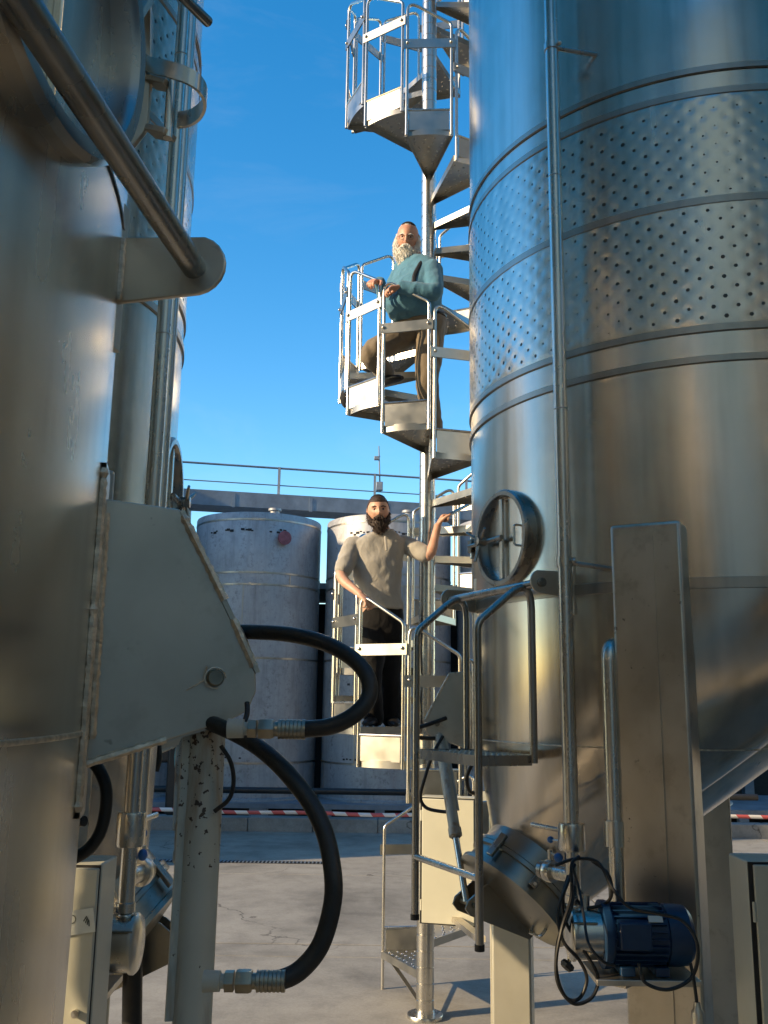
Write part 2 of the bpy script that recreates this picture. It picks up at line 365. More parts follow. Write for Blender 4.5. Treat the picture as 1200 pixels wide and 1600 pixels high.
hall = thing('unseen_hall', 'plain unseen hall added behind the tank rows for the steel to reflect', 'building', (0, -16, 0))  # unseen, added as a tall neutral surface for the steel to mirror
build(MB().box((0, -13, 8.0), (50, 6, 16.0)), 'wall', M['pale'], hall)
build(MB().box((0, -13, 16.1), (50.6, 6.6, .2)), 'roof', M['roof'], hall)
for i in range(4): build(MB().box((-12+i*8, -9.98, 2.2), (3.6, .06, 4.4)), 'gate', M['frame'], hall)
wh_ = thing('unseen_warehouse', 'rendered warehouse along the far side of the tank rows', 'building', (12, 0, 0))  # unseen block, added to shape what the tanks reflect
build(MB().box((13, -4, 4.0), (5, 34, 8.0)), 'wall', M['wall'], wh_)
build(MB().box((12.9, -4, 8.1), (5.6, 34.6, .2)), 'roof', M['roof'], wh_)
for i in range(6):
    d_ = build(MB().box((10.49, -17+i*5, 1.9), (.06, 3.0, 3.8)), 'loading_door', M['frame'], wh_)

# ------------------------------------------------------------------ tall fermentation tanks
RT = 1.30; ZC = 2.555
DN, DT, DR = 1.09, -.10, .27          # cone door: out, along, radius
def tank_cone(u, phi, low=0.0):
    a = Vector((RT*math.cos(phi), RT*math.sin(phi), ZC+low))
    b = Vector((DN, DT, 1.30+low)) + Vector((.7071, 0, .7071))*(DR*math.cos(phi)) + Vector((0, 1, 0))*(DR*math.sin(phi))
    w = max(0.0, math.cos(phi*.92 if phi < math.pi else (2*math.pi-phi)*.92))**.7
    c = a.lerp(b, .5).lerp(Vector((a.x, a.y, 1.80+low)), w)
    return a*(1-u)**2 + c*(2*u*(1-u)) + b*(u*u)
def ring_mb(r, z, h, t=.004, n=128):
    return MB().lathe([(r-t, z-h/2), (r, z-h/2+.002), (r, z+h/2-.002), (r-t, z+h/2)], n)
def bead(p0, p1, r=.006, step=.008):
    p0, p1 = Vector(p0), Vector(p1); n = max(3, int((p1-p0).length/step))
    pts = [p0.lerp(p1, i/n) for i in range(n+1)]
    return MB().tube(pts, [r*(.75+.5*abs(math.sin(i*1.7))+random.uniform(0,.25)) for i in range(n+1)], 7)
def pol(a, r, z): return Vector((r*math.cos(R(a)), r*math.sin(R(a)), z))
def radial(a): return Vector((math.cos(R(a)), math.sin(R(a)), 0)), Vector((-math.sin(R(a)), math.cos(R(a)), 0))

def make_tank(label, loc, az, s, dz=0.0, mat='tank', jacket=False, detail=True, twin=False, upipe=True, valves=True, at=-.20, ar=1.42, low=0.0, seams=(), ab=-28, hn=0.0, hdz=0.0, mdz=0.0, sxy=1.0, mp=0.0, vdz=0.0, sh_=(1.445,.97)):
    T = thing('fermentation_tank', label, 'tank', loc, R(az), 'tall stainless fermentation tanks', world=False)
    T.scale = (sxy, sxy, 1)
    B = lambda mb, name, m, par=T, **k: build(mb, name, M[m], par, mir=s, **k)
    Mt = mat
    sh = B(MB().lathe([(RT, ZC+low), (RT, 3.4), (RT, 5.2), (RT, 11.9), (RT-.04, 11.98), (.25, 12.5), (0, 12.52)], 160), 'shell', Mt)
    if not low: B(ring_mb(RT+.0035, ZC, .05), 'weld_band', 'band', sh)
    if jacket:
        p, q = .1021, .046; nu, z0, z1 = 576, 3.67+dz, 4.81+dz; nv = 84
        th = np.arange(nu)*2*np.pi/nu; zz = np.linspace(z0, z1, nv)
        TT, ZZ = np.meshgrid(th, zz); row = np.round((ZZ-z0)/q)
        best = np.full(TT.shape, 9.0)
        for dr in (-1, 0, 1):
            rr = row+dr; uo = np.where(rr % 2 == 0, 0.0, .5)
            uu = TT*RT/p - uo; du = (uu-np.round(uu))*p; dv = ZZ-(z0+rr*q)
            best = np.minimum(best, np.hypot(du, dv))
        edge = np.minimum(1, np.minimum(ZZ-z0, z1-ZZ)/.03)
        h = RT+.003+.0030*edge*(1-np.exp(-(best/.014)**2))
        h += .0012*np.sin(TT*7+ZZ*3)
        V = np.stack([h*np.cos(TT), h*np.sin(TT), ZZ], -1).reshape(-1, 3)
        idx = np.arange(nu*nv).reshape(nv, nu); nx = np.roll(idx, -1, 1)
        Fq = np.stack([idx[:-1], nx[:-1], nx[1:], idx[1:]], -1).reshape(-1, 4)
        jk = B(MB().add(V.tolist(), Fq.tolist()), 'cooling_jacket', Mt, ang=80)
        d = MB(); nc = int(round(2*np.pi*RT/p)); nr = int((z1-z0)/q)
        for r_ in range(1, nr):
            for c_ in range(nc):
                a = 360*(c_+(0 if r_ % 2 == 0 else .5))*p/(2*math.pi*RT)
                e, t = radial(a); o = pol(a, RT+.0040, z0+r_*q); up = Vector((0,0,1)); rad = .0092*random.uniform(.85, 1.15)
                ring = [o+(t*math.cos(k*math.pi/3)+up*math.sin(k*math.pi/3))*rad for k in range(6)]
                d.add(ring+[o+e*.0016], [(k, (k+1) % 6, 6) for k in range(6)])
        B(d, 'spot_weld', 'dot', jk, stuff=True)
        for z, hh in ((4.93, .034), (4.81, .036), (4.27, .04), (3.665, .036), (3.525, .034)):
            bd = B(ring_mb(RT+.0095, z+dz, hh, .007), 'weld_band', 'band')
            B(ring_mb(RT+.0105, z+dz-hh*.42, .004, .004), 'seam_line', 'dot', bd)
    else:
        for z in (3.52, 4.9): B(ring_mb(RT+.004, z+dz, .012), 'weld_band', 'band')
    for z in seams: B(MB().lathe([(RT-.003,z-.005),(RT+.003,z-.003),(RT+.004,z),(RT+.003,z+.003),(RT-.003,z+.005)], 128), 'weld_seam', 'dot' if z > 2.5 else 'weld', sh)
    # eccentric cone, vertical on the door side
    c = MB(); n = 128; V = []; Fq = []
    for i in range(25):
        for k in range(n): V.append(tank_cone(i/24, 2*math.pi*k/n, low))
    for i in range(24):
        for k in range(n): Fq.append(((i+1)*n+k, (i+1)*n+(k+1) % n, i*n+(k+1) % n, i*n+k))
    cone = B(c.add(V, Fq), 'cone', Mt)
    pts = []
    for k in range(160):
        ph = 2*math.pi*k/160; lo, hi = 0.0, 1.0
        for _ in range(18):
            mid = (lo+hi)/2
            if tank_cone(mid, ph, low).z > 1.875+low: lo = mid
            else: hi = mid
        pts.append(tank_cone(lo, ph, low))
    B(MB().tube(pts, .0035, 6, closed=True), 'weld_seam', 'weld', cone)
    # legs
    for a, r, zt in ((36, 1.335, 2.80), (-36, 1.10, 2.0), (128, 1.16, 2.5), (-128, 1.16, 2.5)):
        e, t = radial(a); o = pol(a, r, zt/2); X = Matrix((e, t, Vector((0,0,1)))).transposed()
        lg = B(MB().box(o, (.17 if a == 36 else .2, .29, zt), X), 'leg', 'legp' if a == -36 else 'plate', bevel=.012)
        B(MB().box(o+Vector((0,0,-zt/2+.012)), (.3, .4, .024), X), 'foot_plate', 'plate', lg)
        if a == 36:
            B(MB().box(o+e*.088+t*.02, (.010, .03, zt*.96), X), 'seam_strip', 'plate', lg)
        if a == -36:
            B(MB().box(o+e*.106+t*.03, (.016, .10, zt*.9), X), 'cover_strip', 'legp', lg, bevel=.004)
    # manhole on the door side
    mz = 2.85+dz+mdz; mo = Vector((mp,0,mz))
    mh = B(MB().lathe([(.205,1.26),(.205,1.375),(.212,1.388),(.232,1.388),(.24,1.378),(.24,1.25)], 56, mo, (1,0,0)), 'manhole', 'darkrail')
    B(MB().lathe([(.206,1.322),(.19,1.330),(.17,1.322),(.09,1.298),(0,1.29)], 48, mo, (1,0,0)), 'manhole_door', Mt, mh)
    B(MB().bar(mo+Vector((1.365,-.012,-.20)), mo+Vector((1.365,-.012,.20)), .03, .014, (1,0,0)), 'clamp_bar', 'tank2', mh, bevel=.003)
    if not low: B(MB().tube([mo+Vector((1.385,-.30,0)), mo+Vector((1.385,.02,0))], .013, 10), 'hinge_arm', 'darkrail', mh)
    B(MB().tube(fillet([mo+Vector((1.31,.11,-.05)), mo+Vector((1.37,.11,-.05)), mo+Vector((1.37,.11,.05)), mo+Vector((1.31,.11,.05))], .015), .006, 8), 'handle', 'rail', mh)
    if not low: B(MB().box(mo+Vector((1.33,-.285,0)), (.13,.035,.07)), 'hinge_block', 'darkrail', mh, bevel=.004)
    if not low: B(MB().tube([mo+Vector((1.36,-.305,-.06)), mo+Vector((1.36,-.305,.06))], .016, 12), 'hinge_pin', 'rail', mh)
    kn = Vector((1.42,-.13,0))+mo
    wh = None if low else B(MB().lathe([(0,-.03),(.022,-.03),(.024,.02),(0,.022)], 14, kn, (1,0,0)), 'hand_wheel', 'darkrail', mh)
    for k in range(0 if low else 3):
        dv = Vector((.25, math.cos(.5+k*2.094), math.sin(.5+k*2.094)))
        B(MB().tube([kn, kn+dv*.045, kn+dv*.105], [.008,.009,.007], 8), 'spoke', 'darkrail', wh)
    # hanger bar for the ladder below the manhole
    hz = 2.575+dz+hdz
    for y in (-.42, .42):
        pl = [(1.21,hz-.055),(1.39+hn,hz-.042)] + [(1.39+hn+.052*math.sin(R(t)), hz+.01-.052*math.cos(R(t))) for t in range(10,180,17)] + [(1.21,hz+.065)]
        h = B(MB().prism([(x, y-.005, z) for x, z in pl], (0,.01,0)), 'hanger_plate', 'plate', bevel=.002)
        B(MB().box((1.225, y, hz), (.012, .05, .26)), 'backing_strip', 'plate', h, bevel=.002)
        B(bead((1.236,y+.008,hz-.05), (1.236,y+.008,hz+.06), .0045), 'weld_bead', 'weld', h)
    B(MB().tube([(1.39+hn,-.44,hz+.005), (1.39+hn,.44,hz+.005)], .0205, 16), 'hanger_bar', 'darkrail')
    # hydraulic bracket, swung round to the far side of the manhole
    e, t = radial(ab); U = Vector((0,0,1)); bz = dz
    poly = [(1.285,2.225),(1.42,2.215),(1.555,1.955),(1.557,1.925),(1.545,1.895),(1.515,1.878),(1.285,1.805)]
    br = MB().prism([e*r_+U*(z+bz)-t*.058 for r_, z in poly], t*.01); br.prism([e*r_+U*(z+bz)+t*.048 for r_, z in poly], t*.01)
    pad = MB().lathe([(RT-.01,1.74+bz),(RT+.007,1.74+bz),(RT+.007,2.27+bz),(RT-.01,2.27+bz)], 8, (0,0,0), (0,0,1), ab-5.0, ab+5.0)
    pd = B(pad, 'backing_pad', 'plate')
    bk = B(MB().prism([e*r_+U*(z+bz)+t*.05 for r_, z in poly], t*.010), 'bracket', 'plate', bevel=.002)
    B(MB().prism([e*r_+U*(z+bz)-t*.06 for r_, z in poly], t*.010), 'side_plate', 'plate', bk, bevel=.002)
    a_, b_ = e*1.424+U*(2.213+bz), e*1.559+U*(1.955+bz)
    B(MB().bar(a_, b_, .124, .008, (e*.9+U*.45)), 'cover_plate', 'plate', bk)
    a_, b_ = e*1.29+U*(1.806+bz), e*1.515+U*(1.879+bz)
    B(MB().bar(a_, b_, .10, .008), 'bottom_plate', 'plate', bk)
    for tt in (.061,):
        B(bead(e*1.426+U*(2.205+bz)+t*tt, e*1.50+U*(2.07+bz)+t*tt, .0056), 'weld_bead', 'weld', bk)
        B(bead(e*1.515+U*(2.04+bz)+t*tt, e*1.552+U*(1.965+bz)+t*tt, .0058), 'weld_bead', 'weld', bk)
        B(bead(e*1.31+U*(1.85+bz)+t*tt, e*1.306+U*(2.20+bz)+t*tt, .0052), 'weld_bead', 'weld', bk)
        B(bead(e*1.30+U*(1.812+bz)+t*tt, e*1.42+U*(1.850+bz)+t*tt, .0052), 'weld_bead', 'weld', bk)
    e5, t5 = radial(ab+5.15); e4, t4 = radial(ab+3.2)
    B(bead(e5*(RT+.004)+U*(1.75+bz), e5*(RT+.004)+U*(2.26+bz), .0058), 'weld_bead', 'weld', pd)
    pin = e*1.49+U*(1.945+bz)
    pn = B(MB().tube([pin-t*.075, pin+t*.074, pin+t*.080], [.0135,.0135,.011], 16), 'pin', 'fit', bk)
    B(MB().tube([pin+t*.071+U*.018-e*.014, pin+t*.071-U*.004-e*.017, pin+t*.071-U*.02-e*.045], .0014, 5), 'split_pin', 'weld', pn)
    B(MB().tube([pin+t*.0715+(e*math.cos(k*.5)+U*math.sin(k*.5))*.0165 for k in range(11)], .0014, 5), 'pin_ring', 'weld', pn)
    # hydraulic cylinder hanging from the pin, rod driving the cone door
    apex = Vector((ar, at, 1.14+low))
    dv = (apex-pin).normalized(); L = (apex-pin).length; bl_ = .62
    hc = B(MB().lathe([(0,.0),(.020,.0),(.0285,.025),(.0285,bl_-.03),(.033,bl_-.028),(.033,bl_+.01),(.022,bl_+.012),(.022,bl_+.02)], 28, pin, dv), 'hydraulic_cylinder', 'chip')
    B(MB().lathe([(.016,bl_),(.016,max(L, bl_+.05))], 14, pin, dv), 'piston_rod', 'rail', hc)
    B(MB().box(pin+U*.0, (.05,.07,.06), Matrix((e,t,U)).transposed()), 'clevis', 'chip', hc, bevel=.005)
    # strip along the barrel
    pr = (e - dv*e.dot(dv)).normalized()
    B(MB().bar(pin+dv*.09-pr*.0315, pin+dv*.5-pr*.0315, .012, .016, pr), 'guide_strip', 'chip', hc)
    # door at the cone's end
    A = Vector((.7071,0,-.7071)); O = Vector((DN,DT,1.30+low)); k_ = DR/.30
    sc_ = lambda pr: [(r_*k_, z_) for r_, z_ in pr]
    nk = B(MB().lathe(sc_([(.30,-.005),(.302,.075),(.326,.078),(.326,.095),(.30,.096)]), 56, O, A), 'door_neck', 'hatch')
    dr = B(MB().lathe(sc_([(.30,.097),(.326,.098),(.326,.118),(.308,.12),(.308,.185),(.33,.188),(.33,.208),(.29,.215),(.15,.232),(0,.236)]), 56, O, A), 'cone_door', 'hatch')
    pe = Vector((.7071,0,.7071)); py = Vector((0,1,0))
    for k, ph in enumerate((20, 65, 115, 165, 215, 300)):
        w = pe*math.cos(R(ph))+py*math.sin(R(ph)); b0 = O+A*.10+w*.34*k_
        cl = B(MB().bar(b0-A*.045, b0+A*.075, .035, .02, w), 'clamp', 'darkrail', dr, bevel=.003)
        if k in (1, 2): B(MB().tube([b0+w*.01+A*.05, b0+w*.055+A*.07], .008, 8), 'clamp_bolt', 'rail', cl)
    for yy in (-.27, -.15):
        tri = [(1.06,1.02),(1.29,1.25),(1.36,1.22),(1.45,1.16),(1.465,1.125),(1.44,1.095),(1.12,.965)]
        B(MB().prism([(x, yy+at+.21, z+low) for x, z in tri], (0,.012,0)), 'door_plate', 'hatch', dr, bevel=.002)
    B(MB().tube([apex+Vector((0,-.10,0)), apex+Vector((0,.09,0))], .013, 12), 'door_pin', 'fit', dr)
    hd = O+A*.215+pe*-.12
    B(MB().tube(fillet([hd+py*.08, hd+py*.08+A*.05, hd+py*.17+A*.05, hd+py*.17], .012), .007, 8), 'door_handle', 'rail', dr)
    kb = O+A*.17-pe*.30+py*.12
    k1 = B(MB().tube([kb, kb-pe*.05+A*.06], .009, 8), 'knob_stem', 'rail', dr)
    B(MB().lathe([(0,0),(.03,.002),(.034,.016),(.026,.03),(0,.032)], 8, kb-pe*.05+A*.06, A), 'knob', 'black', k1)
    # stand pipes with sampling valves
    if valves:
        def standpipe(a, r, z0, z1, rad, bend=False):
            if bend:
                e_, t_ = radial(a); top = pol(a, r, z1)
                pts = fillet([pol(a, r, z0), top, top-e_*(r-RT+.03)], .09, 8)
            else: pts = [pol(a, r, z0), pol(a, r, z1)]
            return B(MB().tube(pts, rad, 18), 'stand_pipe', 'rail')
        pa = 22; pp = standpipe(pa, 1.45, 1.27+vdz, 11.8, .031)
        if twin: standpipe(pa-3.4, 1.43, 1.6, 11.8, .029)
        if upipe: p2 = standpipe(29.0, 1.41, 1.20, 2.30, .034, True)
        e_, t_ = radial(pa)
        for zc in (2.66, 5.2):
            o = pol(pa, 1.45, zc)
            B(MB().lathe([(.031,-.02),(.036,-.02),(.036,.02),(.031,.02)], 18, o), 'pipe_clamp', 'rail', pp)
            B(MB().tube([o, pol(pa+7, RT-.01, zc-.03)], .011, 8), 'pipe_standoff', 'darkrail', pp)
            B(MB().sphere(o+t_*.045, .012, 8, 6), 'clamp_bolt', 'rail', pp)
        for z in (3.35, 4.5, 5.8): B(MB().lathe([(.031,-.003),(.0325,0),(.031,.003)], 18, pol(pa, 1.45, z)), 'pipe_weld', 'weld', pp)
        o = pol(pa, 1.45, vdz)
        cl = B(MB().lathe([(.031,1.47),(.052,1.472),(.055,1.48),(.055,1.57),(.052,1.578),(.031,1.58)], 24, o), 'valve_body', 'rail', pp)
        B(MB().lathe([(.031,1.27),(.036,1.272),(.036,1.30),(.031,1.302)], 18, o), 'end_ferrule', 'rail', pp)
        B(MB().sphere(o+Vector((0,0,1.262)), (.031,.031,.014), 16, 8), 'end_cap', 'rail', pp)
        side = Vector((.25,-1,0)).normalized(); out = Vector((1,.25,0)).normalized()
        lv = B(MB().tube([o+Vector((0,0,1.545)), o+Vector((0,0,1.545))+side*.08, o+Vector((0,0,1.55))+side*.22], [.006,.009,.010], 10), 'valve_lever', 'rail', cl)
        q = o+Vector((0,0,1.50))+side*.055
        sv = B(MB().tube([q, q+side*.05], .005, 8), 'sample_stem', 'rail', cl); B(MB().sphere(q+side*.06, .014, 12, 8), 'sample_knob', 'blueknob', sv)
        q = o+Vector((0,0,1.375))
        te = B(MB().tube([q, q+side*.17], .030, 18), 'tee_branch', 'rail', pp)
        B(MB().lathe([(.030,.10),(.044,.10),(.046,.11),(.046,.128),(.044,.136),(.030,.136)], 22, q, side), 'tri_clamp', 'rail', te)
        B(MB().lathe([(.022,.17),(.036,.17),(.036,.15),(.030,.15)], 20, q, side), 'open_ferrule', 'darkrail', te)
        v1 = q+side*.118
        st = B(MB().tube([v1, v1+Vector((0,0,.085))], .012, 10), 'clamp_screw', 'rail', te)
        B(MB().tube([v1+Vector((0,0,.075)), v1+Vector((0,0,.068))-side*.06+out*.03], .005, 8), 'knob_stem', 'rail', st)
        B(MB().sphere(v1+Vector((0,0,.066))-side*.075+out*.035, .019, 14, 10), 'valve_knob', 'blueknob', st)
        if upipe:
            o2 = pol(29.0, 1.41, 0)
            B(MB().lathe([(.034,1.50),(.046,1.502),(.046,1.60),(.034,1.602)], 20, o2), 'valve_body', 'rail', p2)
            B(MB().lathe([(.034,1.2),(.04,1.202),(.04,1.235),(.034,1.237)], 20, o2), 'end_ferrule', 'rail', p2)
        # shelf for the pump
        e3, t3 = radial(36)
        B(MB().box(Vector((sh_[0]-.06,sh_[1]+.02,1.12+vdz*.3)), (.36,.24,.02), Matrix.Rotation(R(-24.2), 3, 'Z') if s == 1 else None), 'pump_shelf', 'plate', bevel=.002)
        B(MB().bar(pol(36,1.36,1.09), Vector((sh_[0],sh_[1]-.02,1.09+vdz*.3)), .05, .04), 'shelf_arm', 'plate')
    return T

n1 = Vector((-.912, -.41, 0)).normalized(); AZ1 = math.degrees(math.atan2(n1.y, n1.x))
C1 = Vector((1.79, 5.03, 0)); CL1 = Vector((-1.715, 1.15, 0)); CL2 = Vector((-1.97, 3.6, 0))
tankR = make_tank('tall brushed steel tank with dimpled jacket, round manhole and hanging ladder', C1, AZ1, 1, jacket=True, mp=-.045)
tankL = make_tank('stainless tank carrying the large welded bracket with chipped hydraulic cylinder and thick hoses', CL1, -6, -1, dz=.14, ab=-22, hn=-.03, hdz=.03, mdz=-.03, mp=-.06, mat='tank2', valves=False, at=-.30, ar=1.45, low=-.75, seams=(2.0, 2.83))
tankM = make_tank('stainless tank with two parallel vertical pipes, standing behind the bracketed tank', CL2, 2, -1, mat='tank', jacket=True, twin=True, upipe=False, sxy=.85, vdz=.11, sh_=(1.20,.50), mp=-.06)
# rows go on behind the viewer (seen as reflections)
make_tank('stainless tank next along the row from the bracketed tank', (-1.75, -2.4, 0), -10, -1, mat='tank2', valves=False)
make_tank('stainless tank opposite the bracketed tank across the aisle', (2.95, 1.35, 0), 205, 1, mat='tank2', valves=False)
make_tank('unseen stainless tank added beside the dimpled tank to darken its cone', (4.7, 5.3, 0), 205, 1, mat='tank2', valves=False)  # out of view, added for its shade and dark reflection in the cone
def loc_of(T, p): return (Matrix.Translation(T.location) @ Matrix.Rotation(T.rotation_euler.z, 4, 'Z')).inverted() @ Vector(p)

# swing arm and strap hinge of the near tank's manhole
def Lp(x, y, Y):
    p = loc_of(tankL, PX(x, y, Y)); return Vector((p.x, -p.y, p.z))
BL = lambda mb, name, m, par=tankL, **k: build(mb, name, M[m], par, mir=-1, **k)
arm = BL(MB().prism([Lp(236,0,1.52),Lp(240,30,1.52),Lp(240,120,1.52),Lp(233,205,1.52),Lp(212,232,1.52),Lp(190,243,1.52),Lp(178,225,1.52),Lp(186,150,1.52),Lp(205,60,1.52),Lp(222,0,1.52),Lp(226,-60,1.52),Lp(234,-60,1.52)], (0,.012,0)), 'swing_arm', 'plate', bevel=.002)
BL(MB().bar(Lp(118,160,1.40), Lp(232,-20,1.50), .012, .05, (1,0,.3)), 'stay_bar', 'rail', arm)
# strap: flat band bent to a hook
cen = spline([Lp(211,55,1.52),Lp(216,80,1.52),Lp(232,100,1.50),Lp(262,108,1.47),Lp(292,118,1.46),Lp(312,132,1.47),Lp(321,152,1.50),Lp(314,172,1.53),Lp(298,184,1.55),Lp(278,188,1.56)], 6)
sb = MB(); hh = Vector((0,0,.0165)); V = []
for i, p in enumerate(cen):
    tn = (cen[min(i+1, len(cen)-1)]-cen[max(i-1, 0)]); nn = Vector((tn.y, -tn.x, 0)); nn = nn.normalized()*.003 if nn.length > 1e-6 else Vector((.003,0,0))
    V += [p-hh-nn, p+hh-nn, p+hh+nn, p-hh+nn]
Fq = [(i*4+k, i*4+(k+1) % 4, (i+1)*4+(k+1) % 4, (i+1)*4+k) for i in range(len(cen)-1) for k in range(4)]
Fq += [(3,2,1,0), tuple(len(V)-4+k for k in range(4))]
BL(sb.add(V, Fq), 'strap_hook', 'rail', arm, fix=True)
for yy in (128, 205):
    BL(MB().bar(Lp(236,yy,1.52), Lp(266,yy+6,1.5), .035, .012), 'hinge_lug', 'plate', arm, bevel=.002)
BL(MB().tube([Lp(268,122,1.5), Lp(262,216,1.5)], .0085, 10), 'hinge_pin', 'rail', arm)
BL(MB().tube([Lp(268,-90,1.35), Lp(285,-5,1.42), Lp(325,34,1.5)], .010, 12), 'door_lever', 'darkrail', arm)

# ------------------------------------------------------------------ spiral staircase
AX = Vector((.321, 6.734, 0)); RS = .66; STEP = 31.5; RISE = .2035
stair = thing('spiral_staircase', 'stainless steel spiral staircase with tube guard panels winding round a sleeved pole', 'staircase', AX, 0, world=False)
prof = [(.0,-.0),(.056,0)]
z = .02
while z < 8.6:
    prof += [(.0595, z), (.0595, z+.092), (.0565, z+.094), (.0565, z+.099)]; z += RISE/2
prof += [(.0595, z), (0, z+.002)]
pole = build(MB().lathe(prof, 32), 'pole', M['rail'], stair)
build(MB().lathe([(.0,0),(.12,0),(.12,.022),(.117,.026),(.064,.027),(.064,.05),(.0,.05)], 36), 'base_plate', M['rail'], pole)
def sect(r0, r1, a0, a1, z0, z1, n=8):
    m = MB(); V = []
    for k in range(n+1):
        a = R(a0+(a1-a0)*k/n)
        for r in (r0, r1):
            for z_ in (z0, z1): V.append((r*math.cos(a), r*math.sin(a), z_))
    Fq = []
    for k in range(n):
        b = k*4; c = b+4
        Fq += [(b,c,c+2,b+2),(b+1,b+3,c+3,c+1),(b,b+1,c+1,c),(b+2,c+2,c+3,b+3)]
    Fq += [(0,2,3,1), (n*4,n*4+1,n*4+3,n*4+2)]
    return m.add(V, Fq)
def angpt(a, r, z): return Vector((r*math.cos(R(a)), r*math.sin(R(a)), z))
deck = sect(.05, RS, 0, STEP, .045, .050)
for a in (0.25, STEP-.25):                       # folded edges
    e = Vector((math.cos(R(a)), math.sin(R(a)), 0)); deck.bar(e*.05+Vector((0,0,.0225)), e*RS+Vector((0,0,.0225)), .004, .045)
v = sect(RS-.004, RS+.001, 0, STEP, 0, .0495); deck.add(v.v, v.f)
deck_me = mesh_of(deck, 'tread', True, 30)
bp = MB()
for i in range(9):
    r = .16+i*.055; na = max(1, int(r*R(STEP)/.062))
    for k in range(na):
        a = STEP*(k+.5+(.25 if i % 2 else -.25)/na)/na
        bp.lathe([(.0105,.050),(.0075,.055),(.004,.055),(.004,.050)], 8, angpt(a, r, 0))
        bp.lathe([(.004,.0405),(.0075,.0405),(.0105,.045),(.004,.045)], 8, angpt(a, r, 0))
bump_me = mesh_of(bp, 'grip_bump', True, 50)
a0, a1 = 1.6, STEP-1.6; RP = RS+.014; TR = .0122
def topz(a): return 1.13-.205*(a-a0)/(a1-a0)
loop = fillet([angpt(a0, RP, .0), angpt(a0, RP, topz(a0))] + [angpt(a1, RP, topz(a1)), angpt(a1, RP, 0)], .055, 7)
loop_me = mesh_of(MB().tube(loop, TR, 12), 'guard_rail', True, 50)
pl0, pl1 = angpt(a0-2.2, RP+.016, .755), angpt(a1+2.2, RP+.016, .755)
plank_me = mesh_of(MB().bar(pl0, pl1, .010, .074), 'cross_plank', False)
bolt = MB()
bolts = [angpt(a, RP*math.cos(R((a1-a0)/2))/math.cos(R(a-STEP/2))+.018, .762) for a in (a0+.5, a1-.5)]
toe_me = mesh_of(MB().bar(angpt(a0+1.5, RP-.004, .118), angpt(a1-1.5, RP-.004, .118), .004, .155), 'toe_plate', False)
toer_me = mesh_of(MB().tube([angpt(a0, RP, .205), angpt(a1, RP, .205)], .009, 8), 'toe_rail')
bolt_me = mesh_of(MB().sphere((0,0,0), (.012,.012,.012), 10, 6), 'bolt')
def copy_of(me, name, mat, par, loc=(0,0,0), rz=0):
    o = bpy.data.objects.new(name, me); COL.objects.link(o); o.parent = par
    if not me.materials: me.materials.append(mat)
    o.location = loc; o.rotation_euler = (0,0,rz); return o
for k in range(-6, 34):
    zt = 1.435+RISE*k; an = R(256-STEP*k)
    td = copy_of(deck_me, 'tread', M['stair'], stair, (0,0,zt), an)
    bo = copy_of(bump_me, 'grip_bump', M['rail'], td); bo['kind'] = 'stuff'
    if k > -6:
        pass
    gr = copy_of(loop_me, 'guard_rail', M['rail'], stair, (0,0,zt), an)
    copy_of(plank_me, 'cross_plank', M['stair'], gr)
    for b in bolts: copy_of(bolt_me, 'bolt', M['rail'], gr, b)
    copy_of(toe_me, 'toe_plate', M['stair'], td)
    copy_of(toer_me, 'toe_rail', M['rail'], td)
# support post and brace under the lowest tread
a = 256+STEP*6+STEP-1.6
build(MB().tube([angpt(a, RP, 0), angpt(a, RP, .22)], TR, 10), 'support_post', M['rail'], stair)
build(MB().bar(angpt(a-4, RS-.02, .205), angpt(a-4, .05, .06), .03, .006), 'brace', M['stair'], stair)
# handrail stub the lower man holds
h0, h1 = PX(688,812,6.56)-AX, PX(742,783,6.75)-AX
build(MB().tube([h0, h1, h1+Vector((.10,.2,.10))], .013, 10), 'inner_handrail', M['rail'], stair)

# ------------------------------------------------------------------ ladder hung on the right-hand tank
def Rw(n_, t_, z): 
    e = n1; t = Vector((-n1.y, n1.x, 0)); return C1 + e*n_ + t*t_ + Vector((0,0,z))
lad = thing('hanging_ladder', 'short tube steel ladder with hoop handrails hung below the round manhole', 'ladder', Rw(1.6,0,1.1))
for t_ in (-.30, .30):
    hp = fillet([Rw(1.64,t_,1.08), Rw(1.64,t_,2.44), Rw(1.40,t_,2.70), Rw(1.345,t_,2.66), Rw(1.345,t_,1.80)], .10, 8)
    hp2 = fillet([Rw(1.64,t_,1.08), Rw(1.64,t_,2.40), Rw(1.36,t_,2.63), Rw(1.36,t_,1.80)], .075, 8)
    build(MB().tube(hp2, .0175, 14), 'stile', M['darkrail'], lad)
    build(MB().tube([Rw(1.64,t_,1.085), Rw(1.64,t_,1.06)], .021, 12), 'foot_cap', M['rubber'], lad)
    hk = fillet([Rw(1.37,t_*1.0,2.60), Rw(1.37,t_,2.605), Rw(1.39,t_,2.56), Rw(1.41,t_,2.545)], .01)
st = build(MB().box((Rw(1.63,0,1.82)+Rw(1.37,0,1.82))/2, (.25,.58,.006), Matrix.Rotation(R(AZ1),3,'Z')), 'step_plate', M['stair'], lad)
for nn in (1.637, 1.363):
    build(MB().bar(Rw(nn,-.285,1.812), Rw(nn,.285,1.812), .006, .045), 'step_edge', M['darkrail'], st)
for t_ in (-.288, .288):
    build(MB().bar(Rw(1.63,t_,1.812), Rw(1.37,t_,1.812), .008, .045), 'step_edge', M['darkrail'], st)
for i in range(11):
    for j in range(4):
        build(MB().lathe([(.014,0),(.010,.008),(.004,.008),(.004,0)], 8, Rw(1.41+j*.06, -.25+i*.05, 1.8232)), 'grip_bump', M['stair'], st)
build(MB().tube([Rw(1.64,-.30,1.34), Rw(1.64,.30,1.34)], .0155, 12), 'rung', M['rail'], lad)
